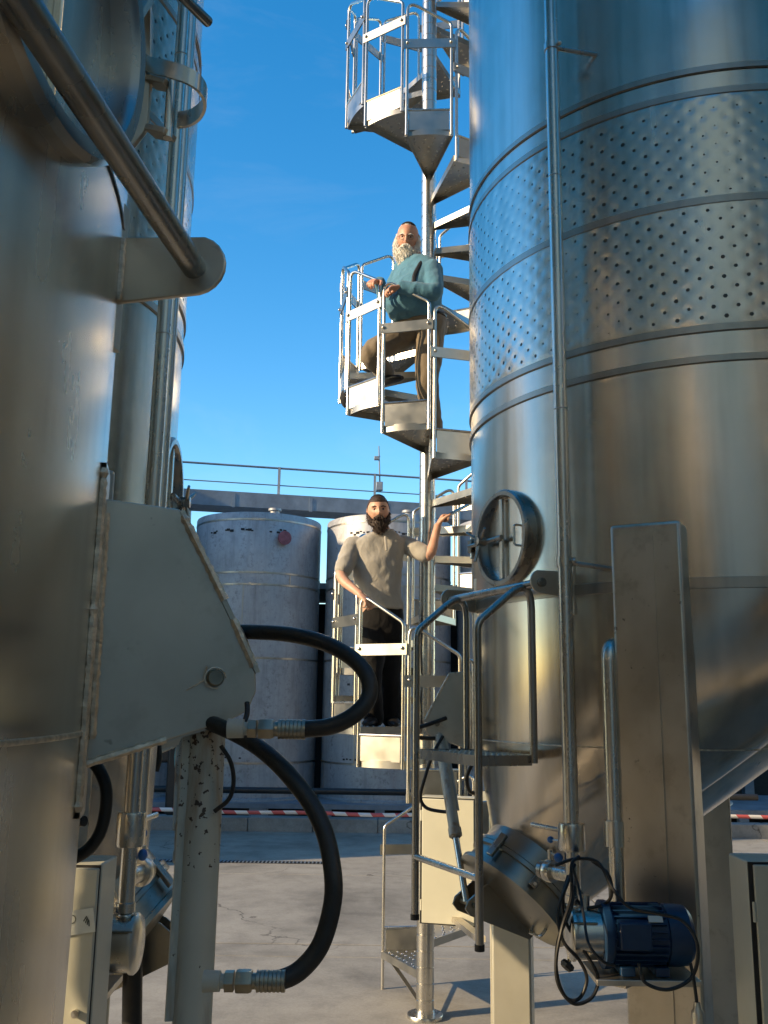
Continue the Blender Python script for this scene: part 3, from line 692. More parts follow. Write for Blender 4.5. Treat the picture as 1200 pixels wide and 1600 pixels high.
build(MB().tube([Rw(1.40,-.30,2.556), Rw(1.36,-.30,2.60)], .012, 8), 'hook', M['darkrail'], lad)
build(MB().tube([Rw(1.40,.30,2.556), Rw(1.36,.30,2.60)], .012, 8), 'hook', M['darkrail'], lad)

# ------------------------------------------------------------------ hydraulic hoses on the near bracket
def hose(name, pts, r, label, cat='hose', mat='rubber', per=8, n=12, group=None):
    return tag(build(MB().tube(spline(pts, per), r, n), name, M[mat]), label, cat, group)
def fitting(pts_x, y, Y, parent_tank, up):
    pass
Yh = 1.40
ht = thing('hydraulic_hose', 'thick black hydraulic hose looping out from the upper end of the chipped cylinder', 'hose', PX(420,1140,Yh))
hp = [(448,1140,1.39),(480,1139,1.385),(520,1134,1.38),(556,1115,1.38),(577,1087,1.39),(573,1055,1.40),(548,1027,1.42),(505,1004,1.45),(455,992,1.48),(405,988,1.52),(340,987,1.57),(280,990,1.62)]
build(MB().tube(spline([PX(*p) for p in hp], 8), .0122, 16), 'hose', M['rubber'], ht)
hb = thing('hydraulic_hose', 'thick black hydraulic hose curving down to the lower end of the chipped cylinder', 'hose', PX(400,1530,1.33))
hp = [(410,1532,1.32),(438,1531,1.32),(470,1515,1.325),(500,1478,1.33),(517,1425,1.335),(521,1375,1.34),(510,1310,1.36),(487,1258,1.38),(452,1212,1.40),(415,1176,1.43),(375,1150,1.47),(320,1125,1.52)]
build(MB().tube(spline([PX(*p) for p in hp], 8), .0128, 16), 'hose', M['rubber'], hb)
for root, (x0, y0), Y, sgn in ((ht, (356,1138), 1.385, 1), (hb, (318,1533), 1.31, 1)):
    o = PX(x0, y0, Y); d = (PX(x0+60, y0+(1 if root is ht else 0), Y)-o).normalized(); k = Y/1450
    build(MB().lathe([(.0,0),(15*k,0),(14*k,24*k),(10*k,25*k),(10*k,40*k)], 18, o, d), 'port_boss', M['chip'], root)
    build(MB().lathe([(0,31*k),(15*k,31*k),(15*k,44*k),(0,44*k)], 6, o, d), 'lock_nut', M['fit'], root, ang=20)
    build(MB().lathe([(0,47*k),(15.5*k,47*k),(16.5*k,50*k),(16.5*k,66*k),(15*k,70*k),(0,70*k)], 6, o, d), 'hex_nut', M['fit'], root, ang=20)
    pr = [(0,66*k),(11*k,66*k),(11*k,76*k),(15*k,77*k)]
    for q in range(6): pr += [(15*k,(79+q*6)*k),(14.2*k,(81+q*6)*k),(14.2*k,(82+q*6)*k),(15*k,(83+q*6)*k)]
    pr += [(15*k,118*k),(0,118*k)]
    build(MB().lathe(pr, 20, o, d), 'crimp_sleeve', M['fit'], root)
hose('feed_hose', [PX(386,1098,1.44),PX(386,1115,1.43),PX(380,1130,1.42),PX(368,1136,1.41)], .004, 'thin black hose tucked under the tip of the large bracket')
hose('feed_hose', [PX(345,1165,1.5),PX(360,1190,1.5),PX(365,1220,1.5),PX(358,1248,1.5),PX(335,1268,1.5)], .0035, 'thin black hose bowed out behind the chipped cylinder')
hose('drain_hose', [PX(122,1178,1.62),PX(150,1196,1.62),PX(166,1235,1.62),PX(160,1290,1.62),PX(140,1325,1.62),PX(108,1345,1.62)], .0105, 'black rubber hose arching beneath the large bracket beside the tank wall')
hose('drain_hose', [PX(208,1418,3.66),PX(208,1450,3.66),PX(207,1530,3.66),PX(206,1620,3.66),PX(204,1800,3.62),PX(190,1850,3.4)], .036, 'wide black hose hanging straight down from the twin pipe valve', n=18)
hose('hose_stub', [PX(60,1284,1.75),PX(100,1284,1.72),PX(132,1283,1.70)], .009, 'short black hose end poking out past the tank wall below the bracket')
hose('feed_hose', [PX(248,1165,4.0),PX(249,1185,4.0),PX(244,1205,4.0)], .012, 'short black hose seen under the bracket against the tank cone')
tag(build(MB().tube([PX(243,1395,4.75), PX(258,1466,4.6)], .012, 10), 'orange_rod', M['copper']), 'orange rod sticking down below the small steel door plate', 'rod')
# small hoses at the right-hand tank's cylinder
hose('hydraulic_hose', [PX(697,1122,5.05),PX(672,1131,5.0),PX(650,1139,4.98),PX(650,1150,5.0),PX(668,1154,5.05),PX(692,1152,5.1)], .011, 'black hydraulic hose looping tightly at the tip of the small tank bracket')
hose('hydraulic_hose', [PX(692,1150,5.05),PX(676,1180,5.02),PX(664,1215,5.0),PX(657,1245,5.0),PX(666,1262,5.0),PX(690,1268,4.98),PX(708,1268,4.95)], .009, 'black hydraulic hose hanging beside the cream cabinet into the small cylinder')
hose('hydraulic_hose', [PX(752,1150,4.9),PX(742,1185,4.9),PX(730,1212,4.9),PX(733,1235,4.95),PX(744,1240,5.0)], .010, 'black hose curling behind the ladder step next to the small cylinder')

# ------------------------------------------------------------------ pump motors and cables
def motor(loc, rz, label, sd=-1):
    T = thing('pump_motor', label, 'motor', loc, rz, 'blue pump motors on tank shelves', world=False); ax = (1,0,0)
    body = build(MB().lathe([(0,-.24),(.085,-.24),(.10,-.225),(.104,-.19),(.104,-.15),(.094,-.148),(.094,.05),(0,.05)], 36, (0,0,0), ax), 'body', M['blue'], T)
    build(MB().lathe([(0,-.2425),(.07,-.2425),(.072,-.241)], 28, (0,0,0), ax), 'fan_grille', M['black'], body)
    for k in range(26):
        a = 2*math.pi*k/26+.05; e = Vector((0, math.cos(a), math.sin(a)))
        build(MB().bar(Vector((-.14,0,0))+e*.098, Vector((.04,0,0))+e*.098, .004, .018, e), 'cooling_fin', M['blue'], body)
    build(MB().box((-.02,sd*.10,.02), (.11,.07,.09)), 'terminal_box', M['blue'], T, bevel=.006)
    build(MB().lathe([(0,.05),(.112,.05),(.114,.056),(.114,.075),(.10,.078),(0,.08)], 36, (0,0,0), ax), 'flange', M['blue'], T)
    pmp = build(MB().lathe([(0,.08),(.086,.08),(.086,.17),(.092,.172),(.092,.182),(.084,.19),(.04,.20),(0,.20)], 36, (0,0,0), ax), 'pump_head', M['rail'], T)
    build(MB().tube([(.13,0,.06),(.13,0,.13)], .02, 14), 'pump_outlet', M['rail'], pmp)
    build(MB().tube([(.10,sd*.075,.05),(.185,sd*.075,.05)], .004, 6), 'tie_rod', M['fit'], pmp)
    build(MB().box((-.10,sd*.088,.070), (.05,.004,.022), Matrix.Rotation(R(sd*35),3,'X')), 'rating_plate', M['paper'], T)
    for x in (-.12, .0): build(MB().box((x,0,-.105), (.05,.17,.03)), 'foot', M['blue'], T, bevel=.004)
    return T
motor(Rw(1.445,.97,1.252), R(180), 'blue electric motor with steel pump head in front of the broad steel leg', 1)
t2 = Vector((.035,-1,0)); motor(Vector((-.955,3.19,1.285)), 0, 'blue electric motor with steel pump head half hidden by a cabinet')
def cable(pts, label, r=.0062): return hose('power_cable', [PX(*p) for p in pts], r, label, 'cable', 'cable', 8, 8)
cable([(868,1352,3.56),(900,1342,3.54),(935,1348,3.50),(957,1388,3.46),(985,1418,3.40),(1030,1428,3.34),(1068,1440,3.29),(1090,1478,3.26),(1082,1525,3.26),(1045,1546,3.26),(1008,1535,3.28),(998,1505,3.30)], 'black cable draped over the blue motor body')
cable([(905,1338,3.52),(893,1352,3.50),(893,1400,3.46),(878,1450,3.42),(869,1500,3.41),(873,1540,3.41),(896,1568,3.42),(925,1558,3.44),(934,1525,3.46),(912,1485,3.48),(884,1440,3.50),(880,1400,3.52),(888,1368,3.54)], 'black cable hanging in a long loop below the valve')
cable([(898,1350,3.54),(886,1382,3.50),(872,1425,3.47),(880,1470,3.44),(905,1500,3.44),(917,1530,3.44),(905,1560,3.44),(884,1558,3.44),(870,1520,3.45),(872,1470,3.47),(892,1420,3.50),(897,1385,3.54)], 'black cable hanging in a narrower loop below the valve')
cable([(893,1350,3.56),(905,1390,3.52),(912,1430,3.44),(920,1475,3.36),(942,1502,3.34),(962,1509,3.34)], 'black cable running down past the steel pump head', .005)
cable([(925,1345,3.54),(950,1365,3.50),(956,1395,3.50),(945,1412,3.52),(915,1418,3.54),(900,1405,3.54)], 'short black cable curled round the lower pipe end', .006)
pc = thing('plug_cable', 'black cable ending in a grey plug below the blue motor fan', 'cable', PX(1090,1580,3.4))
build(MB().tube(spline([PX(1079,1505,3.44), PX(1084,1530,3.42), PX(1089,1568,3.4)], 6), .006, 8), 'cable', M['cable'], pc)
build(MB().lathe([(0,0),(.010,0),(.014,-.02),(.022,-.03),(.024,-.08),(0,-.082)], 16, PX(1089,1566,3.4)), 'plug', M['plate'], pc)

# ------------------------------------------------------------------ control cabinets
def cabinet(c, w, d, h, rz, label, arm=None, marks=False):
    T = thing('control_cabinet', label, 'cabinet', c, R(rz), 'cream control cabinets', world=False)
    build(MB().box((0,0,h/2), (w,d,h)), 'body', M['cream'], T, bevel=.006)
    dr = build(MB().box((.006,-d/2-.010,h/2), (w-.022,.014,h-.02)), 'door', M['cream'], T, bevel=.004)
    build(MB().box((0,-d/2-.0015,h/2), (w-.006,.005,h-.006)), 'door_gasket', M['black'], T)
    build(MB().lathe([(0,0),(.011,0),(.011,.012),(0,.014)], 14, (w/2-.04,-d/2-.017,h*.55), (0,-1,0)), 'door_lock', M['rail'], dr)
    for s_ in (.15, .85): build(MB().tube([(-w/2+.012,-d/2-.012,h*s_-.03),(-w/2+.012,-d/2-.012,h*s_+.03)], .006, 8), 'hinge', M['cream'], dr)
    if arm:
        for a_ in arm: build(MB().bar(a_[0], a_[1], .05, .03), 'mounting_arm', M['plate'], T)
    return T
cabinet((.42, 5.86, .78), .335, .13, .72, -14, 'cream cabinet held in front of the spiral staircase pole', arm=[((.0,.03,.04),(.26,-.50,.04))])
lc = PX(160, 1350, 2.86)
cabL = cabinet((lc.x-.17, 2.94, .70), .34, .16, lc.z-.70, 0, 'cream cabinet with a torn paper label beside the near tank wall', arm=[((-.05,.05,.2),(-.05,.42,.2))])
# torn label wrapped on the door, with its stamp
lz = PX(145,1440,2.85).z-.70
lb = build(MB().box((.115,-.1010,lz), (.10,.0016,.065), Matrix.Rotation(R(-9),3,'Y')), 'paper_label', M['paper'], cabL)
build(MB().lathe([(.010,0),(.012,0),(.012,.0006),(.010,.0006)], 18, (.10,-.1022,lz+.008), (0,-1,0)), 'stamp', M['ink'], lb)
for i in range(4): build(MB().box((.138+i*.004,-.1023,lz+.010-i*.004), (.003,.0006,.016), Matrix.Rotation(R(30-12*i),3,'Y')), 'print_mark', M['ink'], lb)
rc = PX(1166, 1345, 3.16)
cabinet((rc.x+.20, 3.24, .55), .40, .16, rc.z-.55, 0, 'cream cabinet standing beyond the broad steel leg and motor', arm=[((.1,.05,.2),(.1,.5,.2))])

# ------------------------------------------------------------------ storage tanks across the yard
plat = thing('tank_platform', 'low blue grey steel platform carrying the old storage tanks', 'platform', (0,17.3,0))
build(MB().box((0,17.3,.36), (17,2.7,.08)), 'deck', M['frame'], plat)
for i in range(17):
    build(MB().box((-8+i*1.0+(.12 if i % 2 else 0), 16.02, .16), (.16 if i % 3 else .3, .12, .33)), 'post', M['frame'], plat)
build(MB().box((0,16.5,.15), (16.9,.05,.3)), 'back_panel', M['dark'], plat)
for i, X in enumerate((-7.3, -4.83, -2.36, .10, 2.57, 5.04)):
    T = thing('storage_tank', ['old weathered steel tank at the end of the platform', 'old weathered steel tank mostly hidden behind the twin pipes', 'old weathered steel tank with a red stained port near its rim', 'old weathered steel tank behind the man in the grey polo shirt',
         'old weathered steel tank glimpsed behind the staircase pole', 'old weathered steel tank behind the dimpled tank'][i], 'tank', (X,17.35,.4), 0, 'old storage tanks on the platform', world=False)
    sh = build(MB().lathe([(1.17,0),(1.17,1.2),(1.172,2.4),(1.168,3.6),(1.17,4.93),(1.16,4.95),(.6,4.99),(0,5.0)], 96), 'shell', M['old'], T)
    build(MB().lathe([(1.17,0),(1.22,.0),(1.22,.03),(1.17,.05)], 96), 'foot_ring', M['old'], T)
    for z in (.62, 2.38, 3.66, 3.87, 4.82): build(ring_mb(1.176, z, .034, .005, 96), 'weld_band', M['band'], sh)
    for k in range(7):
        a = 150+k*41+i*17; z0, z1 = ((.1,.6),(.64,2.36),(2.4,3.64),(3.68,3.85),(3.9,4.8),(.64,2.36),(3.9,4.8))[k]
        e, t = radial(a); build(MB().bar(e*1.174+Vector((0,0,z0)), e*1.174+Vector((0,0,z1)), .016, .006, e), 'seam_weld', M['band'], sh)
    a = 299; e, t = radial(a)
    pt = build(MB().lathe([(.10,-.05),(.10,.06),(.125,.06),(.125,.085),(0,.087)], 24, e*1.17+Vector((0,0,4.50)), e), 'port_flange', M['red'] if i == 2 else M['old'], T)
    build(MB().lathe([(0,4.9),(.09,4.9),(.09,5.08),(.12,5.08),(.12,5.12),(0,5.12)], 20, (.35,-.6,0)), 'top_nozzle', M['old'], T)
    rows = MB(); random.seed(40+i)
    for z, n_ in ((4.62, 26), (1.95, 16), (.72, 14)):
        for k in range(n_):
            if random.random() < .3: continue
            aa = 232+k*3.1+random.uniform(-.8,.8); e, t = radial(aa); q = random.uniform(.018,.045)
            rows.box(e*1.1735+Vector((0,0,z+random.uniform(-.03,.03))), (.004, q*1.6, q), Matrix((e,t,Vector((0,0,1)))).transposed())
    build(rows, 'burn_mark', M['dark'], sh, stuff=True, smooth=False)
random.seed(11)
# catwalk above them
cw = thing('catwalk', 'grey catwalk beam with thin railing running behind the old storage tanks', 'catwalk', (0,19.3,0))
def cwp(X, z): return Vector((X, 18.9+.22*X, z))
build(MB().bar(cwp(-9,5.95), cwp(9,5.95), .7, .30), 'beam', M['frame'], cw)
for i in range(13): build(MB().bar(cwp(-9+i*1.5,5.92)+Vector((0,-.36,0)), cwp(-8.94+i*1.5,5.92)+Vector((0,-.36,0)), .02, .28), 'stiffener', M['frame'], cw)
for z, r in ((6.72,.022),(6.36,.012)): build(MB().tube([cwp(-9,z), cwp(9,z)], r, 8), 'handrail', M['frame'], cw)
for i in range(8): build(MB().box(cwp(-8.0+i*1.95,6.38), (.05,.05,.72)), 'rail_post', M['frame'], cw)
for i in range(5): build(MB().box(cwp(-8+i*4,2.9)+Vector((0,.3,0)), (.2,.2,5.8)), 'column', M['frame'], cw)
an = thing('antenna', 'thin antenna mast clamped to the catwalk railing', 'antenna', cwp(0,6.7))
pa_ = PX(594,762,18.9)
build(MB().tube([pa_+Vector((0,0,-.1)), PX(592,697,18.9)], [.018,.012], 8), 'mast', M['frame'], an)
build(MB().box(PX(593,760,18.85), (.14,.12,.18)), 'clamp_box', M['frame'], an, bevel=.01)
build(MB().box(PX(589,716,18.9), (.12,.08,.08)), 'sensor', M['frame'], an, bevel=.01)
build(MB().tube([PX(589,716,18.9), PX(594,713,18.9)], .012, 6), 'sensor_arm', M['frame'], an)
# dark shed behind, closing the gaps between the tanks
shed = thing('open_shed', 'dark open shed with pale posts behind the storage tanks', 'shed', (0,22.5,0))
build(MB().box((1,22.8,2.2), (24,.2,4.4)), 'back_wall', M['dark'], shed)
build(MB().bar((-11,21.4,4.5), (13,21.4,4.5), 3.0, .12), 'roof', M['roof'], shed)
for i in range(9): build(MB().box((-10.5+i*2.8,20.6,2.2), (.18,.18,4.4)), 'post', M['frame'], shed)
pu = thing('pump_unit', 'black pump unit with an oval printed plate behind the chipped cylinder', 'pump', PX(285,1235,14.6))
build(MB().box(PX(287,1212,14.6), (.42,.5,1.1)), 'body', M['black'], pu, bevel=.04)
build(MB().box(PX(276,1175,14.6)+Vector((-.15,-.05,0)), (.25,.3,.3)), 'motor_block', M['black'], pu, bevel=.04)
oc = PX(289,1183,14.33)
ov = build(MB().tube([oc+Vector((.15*math.cos(k*.349),0,.32*math.sin(k*.349))) for k in range(18)], .012, 6, closed=True), 'oval_plate_rim', M['teal'], pu)
for i, (dx, dz_) in enumerate(((0,.16),(-.03,-.1),(.04,-.1),(0,-.18))): build(MB().box(oc+Vector((dx,-.005,dz_)), (.07 if i == 0 else .1,.006,.05)), 'plate_print', M['teal'], pu)
build(MB().tube([(-9,15.35,.66),(6,15.35,.66)], .05, 10), 'supply_pipe', M['black'], pu)
# warning tape on stakes
tp = thing('warning_tape', 'red and white striped warning tape stretched low across the yard', 'tape', (-5.4,13.6,0))
V = []; Fq = []
for i in range(61):
    t = i/60; x = -5.4+11.4*t; sag = -.05*math.sin(math.pi*t*1.0)+.008*math.sin(t*37); tw = .006*math.sin(t*23)
    V += [(x,13.6+tw,.54+sag),(x,13.6-tw,.592+sag)]
for i in range(60): Fq.append((2*i,2*i+2,2*i+3,2*i+1))
o = build(MB().add(V, Fq), 'tape', M['tape'], tp); sm = o.modifiers.new('thickness','SOLIDIFY'); sm.thickness = .001
for x in (-5.4, 6.0): build(MB().tube([(x,13.62,0),(x,13.62,.8)], .015, 8), 'stake', M['frame'], tp)
# drain grate set in the slab
dg = thing('drain_grate', 'narrow black drain grate set in the shaded concrete', 'drain', (-1.9,12.7,0))
build(MB().box((-1.95,12.72,.004), (2.5,.16,.004)), 'channel', M['dark'], dg)
for i in range(50): build(MB().box((-3.16+i*.05,12.72,.010), (.018,.15,.008)), 'grate_bar', M['frame'], dg)
# white floor line strip by the right-hand cabinet
tag(build(MB().bar(PX(1105,1372,8.2)*1.0, PX(1160,1395,7.4), .05, .05), 'white_pipe', M['paper']), 'white pipe lying out from the leg across sunlit concrete', 'pipe')

# ------------------------------------------------------------------ the two men
def remesh(mb, name, voxel, smooth=4, wrinkle=0.0, wscale=9.0, seed=0.0, post=None):
    me = bpy.data.meshes.new(name); me.from_pydata([tuple(p) for p in mb.v], [], mb.f); me.validate()
    bm = bmesh.new(); bm.from_mesh(me); bmesh.ops.recalc_face_normals(bm, faces=bm.faces); bm.to_mesh(me); bm.free()
    o = bpy.data.objects.new('tmp', me); COL.objects.link(o)
    m = o.modifiers.new('r', 'REMESH'); m.mode = 'VOXEL'; m.voxel_size = voxel
    if smooth: s = o.modifiers.new('s', 'SMOOTH'); s.factor = .5; s.iterations = smooth
    dg_ = bpy.context.evaluated_depsgraph_get(); res = bpy.data.meshes.new_from_object(o.evaluated_get(dg_))
    bpy.data.objects.remove(o)
    n = len(res.vertices); co = np.empty(n*3); res.vertices.foreach_get('co', co); co = co.reshape(-1, 3)
    if wrinkle:
        no = np.empty(n*3); res.vertices.foreach_get('normal', no); no = no.reshape(-1, 3)
        h = np.array([mnoise.noise(Vector((p[0]*wscale+seed, p[1]*wscale, p[2]*wscale*.75)) + Vector((1.5,0,.8))*mnoise.noise(Vector(p)*5)) for p in co])
        h2 = np.array([mnoise.noise(Vector((p[0]*wscale*2.6+seed, p[1]*wscale*2.6, p[2]*wscale*2))) for p in co])
        ridge = (1-np.abs(h)*2.2)
        co = co + no*((ridge*.65+h2*.35)*wrinkle)[:, None]
    if post is not None: co = post(co)
    res.vertices.foreach_set('co', co.reshape(-1)); res.name = name
    res.polygons.foreach_set('use_smooth', [True]*len(res.polygons)); res.update(); return res
def limb(mb, pts, rad, n=16, per=5):
    P = spline(pts, per); m = len(P); k = len(pts)-1; rr = []
    for i in range(m):
        u = i/per; j = min(int(u), k-1); t = u-j; t = t*t*(3-2*t); rr.append(rad[j]*(1-t)+rad[j+1]*t)
    t0 = (P[0]-P[1]).normalized(); t1 = (P[-1]-P[-2]).normalized(); pre, post, rp, rq = [], [], [], []
    for c in (.98, .8, .5): pre.append(P[0]+t0*rr[0]*c); rp.append(rr[0]*math.sqrt(1-c*c)); post.append(P[-1]+t1*rr[-1]*c); rq.append(rr[-1]*math.sqrt(1-c*c))
    mb.tube(pre+P+post[::-1], rp+rr+rq[::-1], n); return mb
def torso(mb, rings, fwd, n=28, power=2.4):
    f = Vector(fwd); f.z = 0; f.normalize(); rt = f.cross(Vector((0,0,1)))
    C = spline([r[0] for r in rings], 4); m = len(C); V = []
    for i in range(m):
        u = i/4; j = min(int(u), len(rings)-2); t = u-j
        rx = rings[j][1]*(1-t)+rings[j+1][1]*t; ry = rings[j][2]*(1-t)+rings[j+1][2]*t
        for k in range(n):
            a = 2*math.pi*k/n; c, s = math.cos(a), math.sin(a)
            q = (abs(c)**power+abs(s)**power)**(-1/power); V.append(C[i]+rt*(rx*c*q)+f*(ry*s*q))
    Fq = [(i*n+k, i*n+(k+1) % n, (i+1)*n+(k+1) % n, (i+1)*n+k) for i in range(m-1) for k in range(n)]
    Fq += [tuple(range(n-1,-1,-1)), tuple((m-1)*n+k for k in range(n))]
    mb.add(V, Fq); return mb
def hs(d):
    "surface of a head in its own axes: x = right ear, y = face, z = up"
    x, y, z = d; r = Vector((x*.080, y*.099, z*(.108 if z > 0 else .118)))
    if z < 0: r.x *= 1-.30*(-z)**1.6; r.y *= 1-.10*(-z)
    if y > 0: r.y *= 1-.06*abs(x)
    if z < -.1 and y < 0: r.y *= 1-.35*min(1, (-z-.1))
    g = lambda cx, cz, sx, sz: math.exp(-((x-cx)/sx)**2-((z-cz)/sz)**2) if y > 0 else 0
    r.y += .026*g(0,-.20,.15,.14) + .010*g(0,-.02,.12,.20) + .005*g(0,.18,.6,.10) - .012*(g(.38,.04,.22,.12)+g(-.38,.04,.22,.12))
    r.y += .006*g(0,-.47,.3,.07) - .004*g(0,-.54,.3,.03) + .008*g(0,-.78,.3,.15) + .004*(g(.5,-.25,.2,.2)+g(-.5,-.25,.2,.2))
    return r
def head_axes(fwd, pitch=0.0, roll=0.0):
    f = Vector((fwd[0], fwd[1], 0)).normalized(); f = (f*math.cos(R(pitch))+Vector((0,0,-math.sin(R(pitch))))).normalized()
    rt = f.cross(Vector((0,0,1))).normalized(); up = rt.cross(f)
    rt2 = rt*math.cos(R(roll))+up*math.sin(R(roll)); up2 = rt2.cross(f)
    return Matrix((rt2, f, up2)).transposed()
def head_mesh(mb, c, A, sc=1.0):
    nu, nv = 48, 36; V = []; Fq = []
    for j in range(nv+1):
        t = math.pi*j/nv
        for k in range(nu):
            a = 2*math.pi*k/nu; d = (math.sin(t)*math.cos(a), math.sin(t)*math.sin(a), math.cos(t)); V.append(c+A @ (hs(d)*sc))
    for j in range(nv):
        for k in range(nu): Fq.append((j*nu+k, (j+1)*nu+k, (j+1)*nu+(k+1) % nu, j*nu+(k+1) % nu))
    mb.add(V, Fq)
    for s in (-1, 1): mb.sphere(c+A @ Vector((s*.077*sc,-.012,-.006)), (.010,.018,.031), 12, 8, A)
def patch(c, A, line, grow, nu=56, nv=16, jit=.0, sc=1.0, thick=.012):
    "cap of hair or cloth lying on the head down to the line (elevation by azimuth)"
    m = MB(); V = []; Fq = []
    for j in range(nv+1):
        for k in range(nu):
            a = 2*math.pi*k/nu; e0 = line(a); el = math.pi/2+(e0-math.pi/2)*j/nv
            d = (math.cos(el)*math.cos(a), math.cos(el)*math.sin(a), math.sin(el)); p = hs(d)
            g_ = grow+random.uniform(-jit, jit)
            if j == nv: g_ = .985
            V.append(c+A @ (p*sc*g_))
    for j in range(nv):
        for k in range(nu): Fq.append((j*nu+k, (j+1)*nu+k, (j+1)*nu+(k+1) % nu, j*nu+(k+1) % nu))
    return m.add(V, Fq)
def hand(mb, wrist, d, nrm, thumb, curl=(35,45,35), spread=4.0, sc=1.0, tcurl=20):
    d = Vector(d).normalized(); nrm = Vector(nrm); nrm = (nrm-d*nrm.dot(d)).normalized(); w = d.cross(nrm)*thumb
    V = []; n = 14; stations = [(0,.027,.021),(.03,.034,.019),(.06,.040,.016),(.088,.040,.013)]
    for (s, a, b) in stations:
        for k in range(n):
            t = 2*math.pi*k/n; V.append(wrist+d*s*sc+w*(a*math.cos(t)*sc)+nrm*(b*math.sin(t)*sc))
    Fq = [(i*n+k, i*n+(k+1) % n, (i+1)*n+(k+1) % n, (i+1)*n+k) for i in range(3) for k in range(n)]
    Fq += [tuple(range(n-1,-1,-1)), tuple(3*n+k for k in range(n))]; mb.add(V, Fq)
    for i, (L, r) in enumerate(((.072,.0095),(.080,.0098),(.074,.0093),(.058,.0083))):
        p = wrist+d*.082*sc+w*((.030-.020*i)*sc); ang = 0; pts = [p-d*.012, p]
        q = d*math.cos(R(spread*(1.5-i)))+w*math.sin(R(spread*(1.5-i)))
        for f_, c_ in zip((.45,.30,.25), curl):
            ang += c_*(1+.06*i); dr = q*math.cos(R(ang))+nrm*math.sin(R(ang)); p = p+dr*L*f_*sc; pts.append(p)
        limb(mb, pts, [r*sc,r*sc,r*.95*sc,r*.88*sc,r*.75*sc], 10, 3)
    p = wrist+d*.028*sc+w*.026*sc; pts = [p-w*.01]; ang = 0; q = (d*.65+w*.75+nrm*.25).normalized()
    for L, c_ in ((.036,0),(.030,tcurl),(.026,tcurl)):
        ang += c_; dr = (q*math.cos(R(ang))+(d*.6+nrm*.8-w*.3).normalized()*math.sin(R(ang))).normalized(); p = p+dr*L*sc; pts.append(p)
    limb(mb, pts, [.014*sc,.013*sc,.0115*sc,.009*sc], 10, 3)
def tufts(mb, me, n, L, r, grav, c):
    N = len(me.vertices)
    for _ in range(n):
        v = me.vertices[random.randrange(N)]; p = v.co.copy(); nn = v.normal
        dr = (nn*.55+Vector((random.uniform(-.3,.3),random.uniform(-.3,.3),-grav))).normalized(); l_ = L*random.uniform(.5,1.2)
        mb.tube([p-dr*.004, p+dr*l_*.5, p+dr*l_+Vector((0,0,-l_*.25))], [r, r*.7, r*.1], 4, cap=False)
def beard_mesh(c, A, kind, sc=1.0):
    b = MB(); L = lambda x, y, z: c+A @ (Vector((x,y,z))*sc)
    if kind == 'full':
        b.sphere(L(0,.066,-.105), (.052,.040,.050), 18, 12, A); b.sphere(L(0,.060,-.130), (.045,.038,.042), 16, 10, A)
        for s in (-1,1):
            limb(b, [L(s*.072,.0,-.02), L(s*.068,.022,-.055), L(s*.054,.052,-.090), L(s*.02,.075,-.112)], [.011,.018,.024,.026], 12)
            limb(b, [L(0,.103,-.050), L(s*.022,.098,-.056), L(s*.040,.078,-.078)], [.009,.009,.010], 10)
    else:
        b.sphere(L(0,.070,-.115), (.056,.042,.060), 18, 12, A); b.sphere(L(0,.066,-.165), (.050,.038,.062), 18, 12, A); b.sphere(L(.004,.060,-.205), (.032,.026,.045), 16, 10, A)
        for s in (-1,1):
            limb(b, [L(s*.076,-.004,.012), L(s*.078,.014,-.05), L(s*.064,.042,-.105), L(s*.03,.066,-.15)], [.012,.023,.034,.034], 12)
            limb(b, [L(0,.104,-.052), L(s*.024,.099,-.062), L(s*.044,.080,-.090)], [.010,.011,.014], 10)
    return remesh(b, 'beard', .006, 2, .004, 60.0, 3.1)

def add_face(par, c, A, brow, spec=False, sc=1.0):
    L = lambda x, y, z: c+A @ (Vector((x,y,z))*sc)
    for s in (-1, 1):
        e = build(MB().sphere(L(s*.031,.0765,.004), (.0125,.009,.0065), 12, 8, A), 'eye', M['eyewhite'], par)
        build(MB().sphere(L(s*.031,.0835,.004), (.0062,.003,.0058), 10, 6, A), 'iris', M['eye'], e)
        build(MB().tube([L(s*.012,.094,.020), L(s*.030,.092,.026), L(s*.052,.078,.020)], [.0035,.0045,.0025], 6), 'eyebrow', M[brow], par)
        build(MB().tube([L(s*.018,.0875,.0115), L(s*.031,.0885,.0125), L(s*.044,.082,.010)], [.0016,.0022,.0014], 5), 'eyelid', M['skin2'], par)
    build(MB().tube([L(-.020,.094,-.0640), L(0,.100,-.0655), L(.020,.094,-.0640)], [.002,.0042,.002], 6), 'mouth', M['red'], par)
    if spec:
        g_ = []
        for s in (-1, 1):
            build(MB().tube([L(s*.032+.021*math.cos(k*.3927), .101-.004*abs(math.cos(k*.3927)), .000+.016*math.sin(k*.3927)) for k in range(16)], .0020, 5, closed=True), 'spectacle_rim', M['wire'], par)
            build(MB().tube([L(s*.053,.096,.004), L(s*.075,.05,.006), L(s*.079,-.01,.006)], .0012, 5), 'spectacle_temple', M['wire'], par)
        build(MB().tube([L(-.011,.101,.003), L(0,.107,.005), L(.011,.101,.003)], .0013, 5), 'spectacle_bridge', M['wire'], par)

